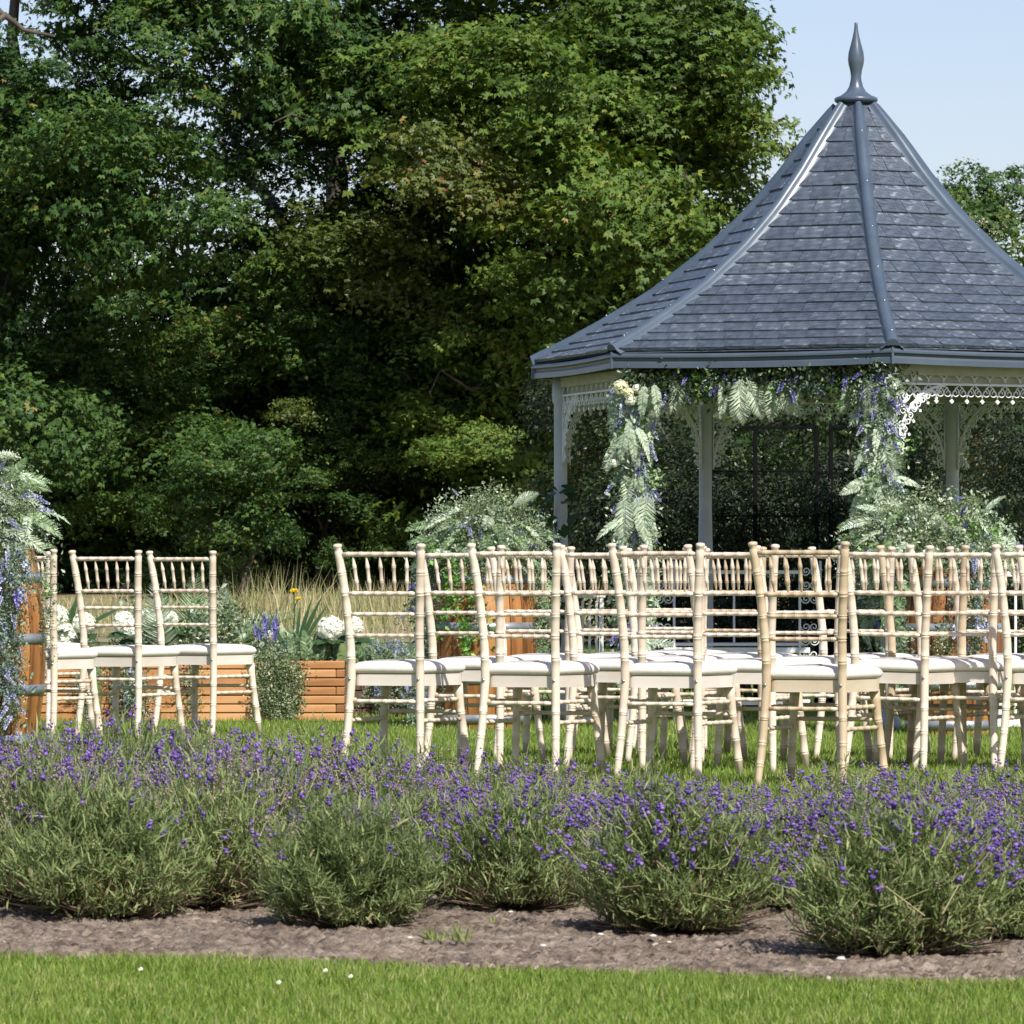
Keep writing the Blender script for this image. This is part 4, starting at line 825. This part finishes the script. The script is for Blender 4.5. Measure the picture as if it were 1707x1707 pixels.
# ragwort in the meadow
tb = at(488, 1060, 44); tb.z = zb(44); t = thing('ragwort', 'tall weed with two yellow flower heads in the dry grass', 'wildflower', tb)
top = at(490, 985, 44)-tb; t2 = at(497, 998, 44)-tb
obj('stem', MB().tube([(0, 0, 0), top*.5+Vector((.01, 0, 0)), top], .006, 6).tube([top*.6, t2], .004, 5).mesh('stem', M['darkleaf']), t)
YB = mk('yellow_bloom', bloom_np(.032, 60, .022, 9, .35), M['yellow'])
obj('yellow_bloom', YB, t, top); obj('yellow_bloom', YB, t, t2, None, .8)

# ------------------------------------------------------------------ white stands and iron bench by the gazebo
def stand(label, x0, x1, ytop, Yd, bars, depth=.22):
    a, b = at(x0, 0, Yd).x, at(x1, 0, Yd).x; H = at(0, ytop, Yd).z; L = b-a; t = thing('slatted_stand', label, 'stand', ((a+b)/2, Yd, 0))
    pm = MB().box((0, 0, H/2), (.02, .02, H), bev=.002).mesh('leg', M['white'])
    for sx in (-1, 1):
        for y in (0, depth): obj('leg', pm, t, (sx*(L/2-.01), y, 0))
    for z, h in ((H+.016, .03), (.03, .05)):
        tm = MB().box((0, depth/2, 0), (L+.02, depth+.03, h), bev=.003).mesh('shelf', M['white']); obj('shelf', tm, t, (0, 0, z))
    sl = MB().box((0, 0, 0), (.013, .008, H-.07), bev=.001).mesh('slat', M['white'])
    for k in range(bars): obj('slat', sl, t, (-L/2+L*(k+1)/(bars+1), .002, H/2+.02))
    return t
stand('white slatted stand left of gazebo garland, behind the middle barrel', 948, 1006, 997, 28.9, 4)
stand('tall white slatted stand at the right edge of the photo', 1664, 1722, 962, 28.3, 1)
def bench():
    a, b = at(1085, 0, 29.0).x, at(1372, 0, 29.0).x; L = b-a; t = thing('iron_bench', 'white scrolled iron bench inside the gazebo behind the chairs', 'bench', ((a+b)/2, 29.0, 0)); X, D = Vector((1, 0, 0)), Vector((0, 0, -1))
    for s in (-1, 1):
        mb = MB()
        for z in np.arange(.30, .86, .075):
            for q in (-1, 1): scroll(mb, Vector((q*.022, 0, z)), X, D, .026, 1.5, 0 if q > 0 else PI, .0035, q)
        for q in (-1, 1): mb.tube([(q*.055, 0, 0), (q*.055, 0, .88)], .007, 6)
        obj('scrolled_end', mb.mesh('scrolled_end', M['white']), t, (s*(L/2-.07), 0, 0))
    for z in (.12, .40): obj('rail', MB().box((0, 0, z), (L-.14, .02, .03), bev=.002).mesh('rail', M['white']), t)
    st = MB().box((0, .02, 0), (L-.2, .05, .015), bev=.002).mesh('seat_slat', M['white'])
    for k in range(5): obj('seat_slat', st, t, (0, .03+.07*k, .43))
    bars = MB().box((0, 0, .62), (.012, .01, .40), bev=.001).mesh('back_bar', M['white'])
    for k in range(3): obj('back_bar', bars, t, (-L/2+.25+k*(L-.5)/2, .38, 0))
    obj('rail', MB().box((0, .38, .82), (L-.2, .02, .02), bev=.002).mesh('rail', M['white']), t)
bench()

# leafy climber on left post: few large leaves on twining stems
pA = GC+cdir(-2)*RP
t = thing('climber', 'thin leafy climber twining up the left gazebo post', 'climber', (pA.x, pA.y-.05, 0)); r = np.random.default_rng(71)
mb = MB()
for k in range(4):
    mb.tube([Vector((.05*math.cos(z*7+k)-.05, .05*math.sin(z*7+k)-.03, z)) for z in np.linspace(0, 1.35-.1*k, 30)], .004, 5)
obj('stem', mb.mesh('stem', M['bark']), t)
for i in range(95):
    z = r.uniform(.3, 1.35); an = r.uniform(0, 6.28); d = Vector((math.cos(an), math.sin(an)*.6-.3, r.normal()*.4))
    m = frame_to(Vector((.04*math.cos(an)-.07+r.normal()*.05, -.05, z)), d, (0, -.6, 1), r.uniform(.45, .8)); obj('leaf', BIGLEAF, t, mat4=m)

# ------------------------------------------------------------------ chairs
ZR = [.085, .165, .257, .47, .557, .642, .724, .805]
def post_path(sx):
    zs = sorted(set(list(np.linspace(0, .90, 26))+[z+e for z in ZR for e in (-.0075, -.0045, -.0015, .0015, .0045, .0075)]+[.893, .897, .903, .908, .914, .919, .922])); pts = []; rs = []
    for z in zs:
        x = np.interp(z, [0, .2, .40, .55, .75, .92], [.170, .158, .150, .152, .166, .184]); y = np.interp(z, [0, .2, .38, .5, .7, .92], [-.045, -.014, 0, -.004, -.026, -.062])
        r0 = np.interp(z, [0, .12, .4, .85, .9], [.0125, .0155, .0175, .0165, .0150])
        for q in ZR:
            dz = abs(z-q)
            if abs(dz-.0045) < .0005: r0 += .0022
            elif abs(dz-.0015) < .0005: r0 -= .0008
        if z > .889: r0 = {.893: .0165, .897: .0125, .903: .0125, .908: .0175, .914: .0185, .919: .0165, .922: .008}.get(round(z, 3), .015)
        pts.append((sx*x, y, z)); rs.append(r0)
    return pts, rs
def pxy(z, sx):
    return Vector((sx*np.interp(z, [0, .2, .40, .55, .75, .92], [.170, .158, .150, .152, .166, .184]), np.interp(z, [0, .2, .38, .5, .7, .92], [-.045, -.014, 0, -.004, -.026, -.062]), z))
def bamboo(L_n, r0, bead=.0019):
    p = [(0, r0*.8)]
    for k in range(L_n):
        c = (k+.5)/L_n; e = .008
        p += [(c-2.2*e, r0), (c-1.2*e, r0+bead), (c-.4*e, r0+.0002), (c+.4*e, r0+.0002), (c+1.2*e, r0+bead), (c+2.2*e, r0)]
    return p+[(1, r0*.8)]
def make_chair(wood, frame, label, group):
    t = thing('bamboo_chair', label, 'chair', (0, 0, 0), 0, group); W_ = M[wood]
    for sx in (-1, 1):
        p, rs = post_path(sx); obj('back_post', MB().tube(p, rs, 12).mesh('back_post', W_), t)
    for z, nb, rr, nm in ((.880, 6, .0098, 'top_rail'), (.724, 6, .0092, 'rail'), (.642, 6, .0080, 'rail'), (.557, 6, .0080, 'rail')):
        a, b = pxy(z, -1), pxy(z, 1); mb = MB(); turned(mb, a+Vector((.014, 0, 0)), b-Vector((.014, 0, 0)), bamboo(nb, rr), 8); obj(nm, mb.mesh(nm, W_), t)
    for k in range(5):
        f = (k+.9)/5.8+.0; f = .172+.164*k; a = pxy(.724, -1).lerp(pxy(.724, 1), f); b = pxy(.880, -1).lerp(pxy(.880, 1), f); mb = MB()
        turned(mb, a+Vector((0, 0, .008)), b-Vector((0, 0, .008)), [(0, .003), (.05, .0045), (.24, .0078), (.262, .0098), (.285, .0078), (.30, .0098), (.325, .0075), (.5, .0072), (.66, .0078), (.682, .0098), (.70, .0078), (.72, .0098), (.745, .0078), (.95, .0042), (1, .003)], 7)
        obj('spindle', mb.mesh('spindle', W_), t)
    # seat frame (trapezoid with rounded front) and pad
    def outline(gr, n=7):
        c = [(-.150-gr, .012-gr), (.150+gr, .012-gr), (.192+gr, .372+gr), (-.192-gr, .372+gr)]; rad = [.016, .016, .06, .06]; out = []
        for i in range(4):
            P, A, B = Vector(c[i]), Vector(c[i-1]), Vector(c[(i+1) % 4]); q = rad[i]+.02; s, e = P+(A-P).normalized()*q, P+(B-P).normalized()*q
            for k in range(n): f = k/(n-1); out.append(s*(1-f)**2+P*2*f*(1-f)+e*f*f)
        return out
    o1, o2 = outline(0), outline(-.028); n = len(o1); v = [Vector((p.x, p.y, z)) for z in (.358, .404) for p in o1]+[Vector((p.x, p.y, z)) for z in (.358, .404) for p in o2]
    fs = []
    for k in range(n):
        j = (k+1) % n; fs += [(k, j, n+j, n+k), (2*n+j, 2*n+k, 3*n+k, 3*n+j), (n+k, n+j, 3*n+j, 3*n+k), (j, k, 2*n+k, 2*n+j)]
    obj('seat_frame', MB().add(v, fs, False).mesh('seat_frame', M[frame]), t)
    rings = [(-.016, .4045), (-.010, .4046), (.003, .409), (.010, .418), (.011, .429), (.005, .440), (-.008, .449), (-.030, .455), (-.07, .459), (-.13, .461)]; v = []
    for gr, z in rings: v += [Vector((p.x, p.y, z)) for p in outline(gr)]
    fs = [(i*n+k, i*n+(k+1) % n, (i+1)*n+(k+1) % n, (i+1)*n+k) for i in range(len(rings)-1) for k in range(n)]+[tuple((len(rings)-1)*n+k for k in range(n)), tuple(range(n))[::-1]]
    obj('seat_pad', MB().add(v, fs, True).mesh('seat_pad', M['cushion']), t)
    FL = {}
    for sx in (-1, 1):
        a, b = Vector((sx*.160, .335, .362)), Vector((sx*.192, .378, 0)); FL[sx] = (a, b); mb = MB()
        pr = [(0, .0215), (.12, .019), (.25, .0165)]
        for c in (.32, .58, .80): pr += [(c-.02, .0158), (c-.011, .0182), (c-.003, .0156), (c+.003, .0156), (c+.011, .0182), (c+.02, .0158)]
        pr += [(1, .0125)]; turned(mb, a, b, pr, 10); obj('front_leg', mb.mesh('front_leg', W_), t)
        sc = MB().tube([(0, -.019, 0), (0, -.023, 0)], [.007, .005], 8).mesh('bolt', M['screw']); obj('bolt', sc, t, pxy(.385, sx))
    fl = lambda sx, z: FL[sx][0].lerp(FL[sx][1], 1-z/.362)
    for a, b, nb in [(pxy(.296, -1), pxy(.296, 1), 5), (fl(-1, .25), fl(1, .25), 5), (pxy(.22, -1), fl(-1, .22), 5), (pxy(.22, 1), fl(1, .22), 5), (pxy(.30, -1), fl(-1, .30), 5), (pxy(.30, 1), fl(1, .30), 5)]:
        mb = MB(); d = (b-a).normalized()*.013; turned(mb, a+d, b-d, bamboo(nb, .0082), 8); obj('stretcher', mb.mesh('stretcher', W_), t)
    return t
proto = {}
def put_chair(X, Yd, deg, label, group, kind='chair', tilt=0):
    if kind not in proto: t = proto[kind] = make_chair(kind, 'seatwood' if kind == 'chair' else 'seattan', label, group)
    else: t = copy_tree(proto[kind])
    t['label'] = label; t['group'] = group; a = R_(-deg)
    # X, Yd are those of the right rear post at seat height; origin is between the rear posts
    off = Matrix.Rotation(a, 3, 'Z') @ Vector((.150, 0, 0)); t.location = (X-off.x, Yd-off.y, 0); t.rotation_euler = (0, R_(tilt), a); return t
GR = 'pale bamboo-style wedding chairs on the lawn'
def pc(x, s, deg, label, kind='chair', tilt=0): Yd = F/s; return put_chair((x-W/2)/s, Yd, deg, label, GR, kind, tilt)
pc(700, 421, 24, 'first pale bamboo chair right of the aisle, dry grass visible through its back')
pc(926, 427, 24, 'pale bamboo chair in nearest row, in front of the middle barrel')
pc(1163, 430, 22, 'pale bamboo chair in nearest row, in front of the gazebo left garland')
pc(1404, 447, 23, 'nearest bamboo chair of the right block, honey coloured unpainted looking wood', 'chairtan')
pc(1538, 412, 24, 'pale bamboo chair immediately right of the honey coloured one', tilt=1.2)
pc(1655, 409, 22, 'pale bamboo chair in front of the right barrel, its pad reaching right frame edge')
pc(90, 356, 25, 'pale bamboo chair touching the left edge barrel')
pc(82, 330, 25, 'pale bamboo chair mostly hidden behind the one touching left barrel')
pc(231, 345, 25, 'pale bamboo chair in middle of the left group of chairs')
pc(356, 338, 28, 'pale bamboo chair nearest the aisle in the left group')
HL = 'partly hidden bamboo chair in the %s row of the right block, %s from the aisle'
OR5 = ['first', 'second', 'third', 'fourth', 'fifth', 'sixth']
ud, vd = Vector((.53, -.2)), Vector((.315, .76)); base = Vector((-.36, 21.4)); cr_ = np.random.default_rng(77)
for (x, s) in [(833, 403), (948, 388), (1068, 381), (1286, 414), (1070, 408)]: pc(x, s, 22+cr_.normal()*2, HL % {833: ('second', 'first'), 948: ('third', 'first'), 1068: ('fourth', 'first'), 1286: ('second', 'third'), 1070: ('second', 'second')}[x])
for (row, col) in [(2, 1), (3, 1), (2, 2), (3, 2), (4, 0), (2, 3), (3, 3), (2, 4), (3, 4)]:
    q = base+ud*col+vd*row+Vector(cr_.normal(size=2))*.03; put_chair(q.x, q.y, 22+cr_.normal()*3, HL % (OR5[row], OR5[col]), GR, 'chairtan' if cr_.random() < .18 else 'chair')
pc(1800, 415, 22, 'pale bamboo chair cut off by the right frame edge')

# ------------------------------------------------------------------ lavender
def lav_mesh(seed, rx, rzz, nleaf, nfl, vivid):
    r = np.random.default_rng(seed)
    # foliage: leafy shoots fanning from the base
    ns = 520; d = rdir(ns, r); d[:, 2] = np.abs(d[:, 2])*.95+.10; d = unit(d)
    lump = 1+.16*np.sin(d[:, 0]*6+seed)*np.cos(d[:, 1]*5+seed*2)+.09*r.normal(size=ns)
    tip = d*np.array([rx, rx, rzz])*lump[:, None]; per = nleaf//ns; t = r.uniform(.42, 1.04, (ns, per))**.8
    P = (tip[:, None, :]*t[..., None]); P[..., 2] += -.04*(1-d[:, None, 2])*t**2*.5+.02; fz = np.clip(P[..., 2]/.13, 0, 1); P[..., :2] *= (.42+.58*fz**.75)[..., None]
    P = P.reshape(-1, 3)+r.normal(size=(ns*per, 3))*.008; DD = np.repeat(unit(tip*np.array([.5, .5, 1])+np.array([0, 0, .16])), per, 0)+.36*r.normal(size=(ns*per, 3)); k = len(P)
    LV = [(-.3, 0, 0), (.3, 0, 0), (.5, .55, -.02), (-.5, .55, -.02), (0, 1, .16)]; LF = [(0, 1, 2), (0, 2, 3), (3, 2, 4)]
    L = .028*r.uniform(.55, 1.5, k)*(1+.35*np.clip(P[:, 2]/rzz-.6, 0, 1)); low = np.clip(1-P[:, 2]/(rzz*.55), 0, 1)
    tint = np.clip(.48+.2*r.normal(size=k)+.9*low*r.random(k)**2.2, 0, 1)
    fol = scatter(LV, LF, P, r.normal(size=(k, 3)), DD, np.stack([.0031*r.uniform(.7, 1.4, k), L, L], 1), tint)
    # twigs
    kt = 650; d2 = rdir(kt, r); d2[:, 2] = np.abs(d2[:, 2])*.8+.1; d2 = unit(d2); Lt = rx*r.uniform(.5, .98, kt)
    tw = scatter([(-.5, 0, 0), (.5, 0, 0), (.3, 1, 0), (-.3, 1, 0)], [(0, 1, 2), (0, 2, 3)], d2*np.array([rx, rx, rzz])*.08, r.normal(size=(kt, 3)), d2+.15*r.normal(size=(kt, 3)), np.stack([.0045*r.uniform(.6, 1.2, kt), Lt, Lt], 1), r.random(kt))
    # flower stalks
    a = r.uniform(0, 6.28, nfl); q = np.sqrt(r.random(nfl))*.98; sx, sy = np.cos(a)*q*rx, np.sin(a)*q*rx; sz = rzz*np.sqrt(np.maximum(1-q**2*.85, .05))*.9
    B = np.stack([sx, sy, sz], 1); D = unit(B*np.array([1.0, 1.0, .2])*2.2+np.array([0, 0, .40])+.05*r.normal(size=(nfl, 3))); H = r.uniform(.03, .105, nfl)
    stalk = scatter([(-.5, 0, 0), (.5, 0, 0), (.4, 1, 0), (-.4, 1, 0)], [(0, 1, 2), (0, 2, 3)], B, r.normal(size=(nfl, 3)), D, np.stack([.0022+0*H, H, H], 1), np.full(nfl, .72)+.15*r.normal(size=nfl))
    OC = np.array([(1, 0, 0), (0, 0, 1), (-1, 0, 0), (0, 0, -1), (0, 1, 0), (0, -1, 0)])*.5; OF = [(0, 1, 4), (1, 2, 4), (2, 3, 4), (3, 0, 4), (1, 0, 5), (2, 1, 5), (3, 2, 5), (0, 3, 5)]
    viv = r.random(nfl) < vivid; tip = B+D*H[:, None]; parts = []
    for j in range(5):
        wd = np.where(viv, .0118, .0060)*(1-.12*j)*r.uniform(.8, 1.25, nfl); pos = tip+D*(.0048*j*np.where(viv, 1, 1.1))[:, None]+r.normal(size=(nfl, 3))*.0032
        tn = np.where(viv, r.uniform(.08, .56, nfl), r.uniform(.62, 1, nfl)); parts.append(scatter(OC, OF, pos, r.normal(size=(nfl, 3)), D, np.stack([wd, wd*1.05, wd], 1), np.clip(tn+.12*r.normal(size=nfl), 0, 1)))
    fl = join(parts); return (mk('foliage', fol, M['lav']), mk('twigs', tw, M['twig']), mk('flower_stalks', stalk, M['lav']), mk('flower_heads', fl, M['lavflower']))
LA = [lav_mesh(801, .20, .27, 19000, 195, .8), lav_mesh(802, .20, .27, 19000, 215, .8), lav_mesh(803, .21, .26, 9400, 225, .34), lav_mesh(804, .20, .27, 9400, 235, .45), lav_mesh(805, .20, .26, 19000, 20, .5)]
def lavender(X, Yd, s, k, label, rz, sz=1., group='lavender bushes in the bed'):
    t = thing('lavender_bush', label, 'lavender', (X, Yd, .004), rz, group)
    f, tw, st, h = LA[k]
    for nm, me in (('foliage', f), ('twigs', tw), ('flower_stalks', st), ('flower_heads', h)):
        o = obj(nm, me, t)
        if nm in ('flower_stalks', 'flower_heads', 'twigs'): o['kind'] = 'stuff'
    t.scale = (s, s, s*sz); return t
front = [(172, 1540, 315, 4, 'broad lavender bush at left of the bed front, almost without flowers'), (-30, 1500, 240, 4, 'lavender bush cut off by the left frame edge'),
         (368, 1512, 200, 2, 'set back lavender bush in the gap between the two left front bushes'), (585, 1556, 300, 4, 'rounded lavender bush at bed front below the first aisle chair'),
         (835, 1518, 235, 4, 'set back lavender bush with bare brown twigs in the middle of the bed'), (1125, 1562, 320, 0, 'lavender bush at bed front below the third nearest chair, violet tips on top'),
         (1500, 1603, 345, 1, 'largest and nearest lavender bush, right of centre, reaching the lawn edge'), (1690, 1572, 250, 1, 'lavender bush at the right frame edge behind the nearest one')]
for i, (x, y, w, k, lb) in enumerate(front):
    Yd = 7020/(y-HOR)-.04; lavender(at(x, 0, Yd).x, Yd, w/F*Yd/.40*1.1, k, lb, i*1.3, .86)
ORD = ['first', 'second', 'third', 'fourth', 'fifth', 'sixth', 'seventh', 'eighth', 'ninth', 'tenth', 'eleventh']
r = np.random.default_rng(90)
for row, Yd in enumerate([12.5, 13.0, 13.5, 14.0, 14.5]):
    hw = .0948*Yd+.25; n = int(2*hw/.34); 
    for j in range(n+1):
        x = -hw+2*hw*(j+(.5 if row % 2 else 0))/n+r.normal()*.03
        if x > hw: continue
        px_ = W/2+F*x/Yd; hgt = np.interp(px_, [0, 300, 560, 900, 1000, 1707], [1.13, 1.12, 1.02, .86, .82, .84])
        if px_ > 950 and row >= 1: hgt *= .93
        k = 3 if r.random() < .6 else 2
        if 480 < px_ < 900 and r.random() < .5: k = 2
        cnt = cnt+1 if j else 0
        LB = 'purple tipped lavender bush in the %s row behind the front bushes, %s from the left' % (ORD[row], ORD[cnt])
        lavender(x, Yd+r.normal()*.06, 1.0+.1*r.normal(), k, LB, r.uniform(0, 6.28), hgt)

# ------------------------------------------------------------------ stones, weeds, clover
def stone(x, y, s, label, mat='stone', seed=1):
    r = np.random.default_rng(seed); Yd = 7020/(y-HOR); mb = MB(); k = 8; rings = [(.55, 0), (1, .25), (.9, .6), (.45, .95)]; v = []
    for q, z in rings:
        for j in range(k): an = 2*PI*j/k; v.append(Vector((math.cos(an)*q*(1+.18*r.normal()), math.sin(an)*q*.8, z*.7)))
    fs = [(i*k+j, i*k+(j+1) % k, (i+1)*k+(j+1) % k, (i+1)*k+j) for i in range(3) for j in range(k)]+[tuple(3*k+j for j in range(k))]
    me = mb.add([q*s for q in v], fs, True).mesh('stone', M[mat]); tag(obj('stone', me, None, (at(x, 0, Yd).x, Yd, .03)), label, 'stone', 'stones lying on the soil')
for i, (x, y, s, lb) in enumerate([(905, 1603, .009, 'white stone on the soil in the middle of the bed front'), (1001, 1583, .008, 'pale stone beside the shadow left of the third front bush'), (1088, 1586, .009, 'pale stone in front of the lavender bush below the third chair'),
        (851, 1544, .007, 'small tan stone below the twiggy middle bush'), (1402, 1626, .011, 'flat cream stone at the lawn edge near the largest bush'), (683, 1589, .008, 'brown pink stone left of the weed tuft'), (1115, 1596, .006, 'smallest pale stone near the lawn edge')]):
    stone(x, y, s, lb, seed=i)
def tuft(x, y, n, h, label, seed):
    r = np.random.default_rng(seed); Yd = 7020/(y-HOR); a, b, c = blades(n, r.normal(size=n)*.012, r.normal(size=n)*.008, np.zeros(n), h, .0038, .55, seed)
    tag(obj('weed_tuft', np_mesh('weed_tuft', a, b, M['lawn'], c), None, (at(x, 0, Yd).x, Yd, .03)), label, 'weed')
tuft(722, 1590, 26, .035, 'bright green grass weed on bare soil, wider of the pair', 5); tuft(762, 1592, 24, .042, 'bright green grass weed on bare soil, taller of the pair', 6)
tuft(828, 1560, 8, .02, 'tiny green weed below the twiggy middle bush', 7); tuft(1515, 1612, 12, .05, 'grass weed standing at the foot of the largest bush', 8)
CL = mk('clover_flower', bloom_np(.007, 30, .006, 12, .9), M['petal'])
for (x, y, lb) in [(252, 1636, 'small white clover flower farthest left in the front lawn'), (476, 1658, 'small white clover flower lowest down in the front lawn'), (551, 1638, 'small white clover flower closest to the soil, left of its neighbour'), (592, 1648, 'small white clover flower farthest along towards the picture middle')]:
    Yd = 7020/(y-HOR)*1.0; tag(obj('clover_flower', CL, None, (at(x, 0, Yd).x, Yd-.3, .045), None, .55), lb, 'clover flower', 'clover flowers in the lawn')
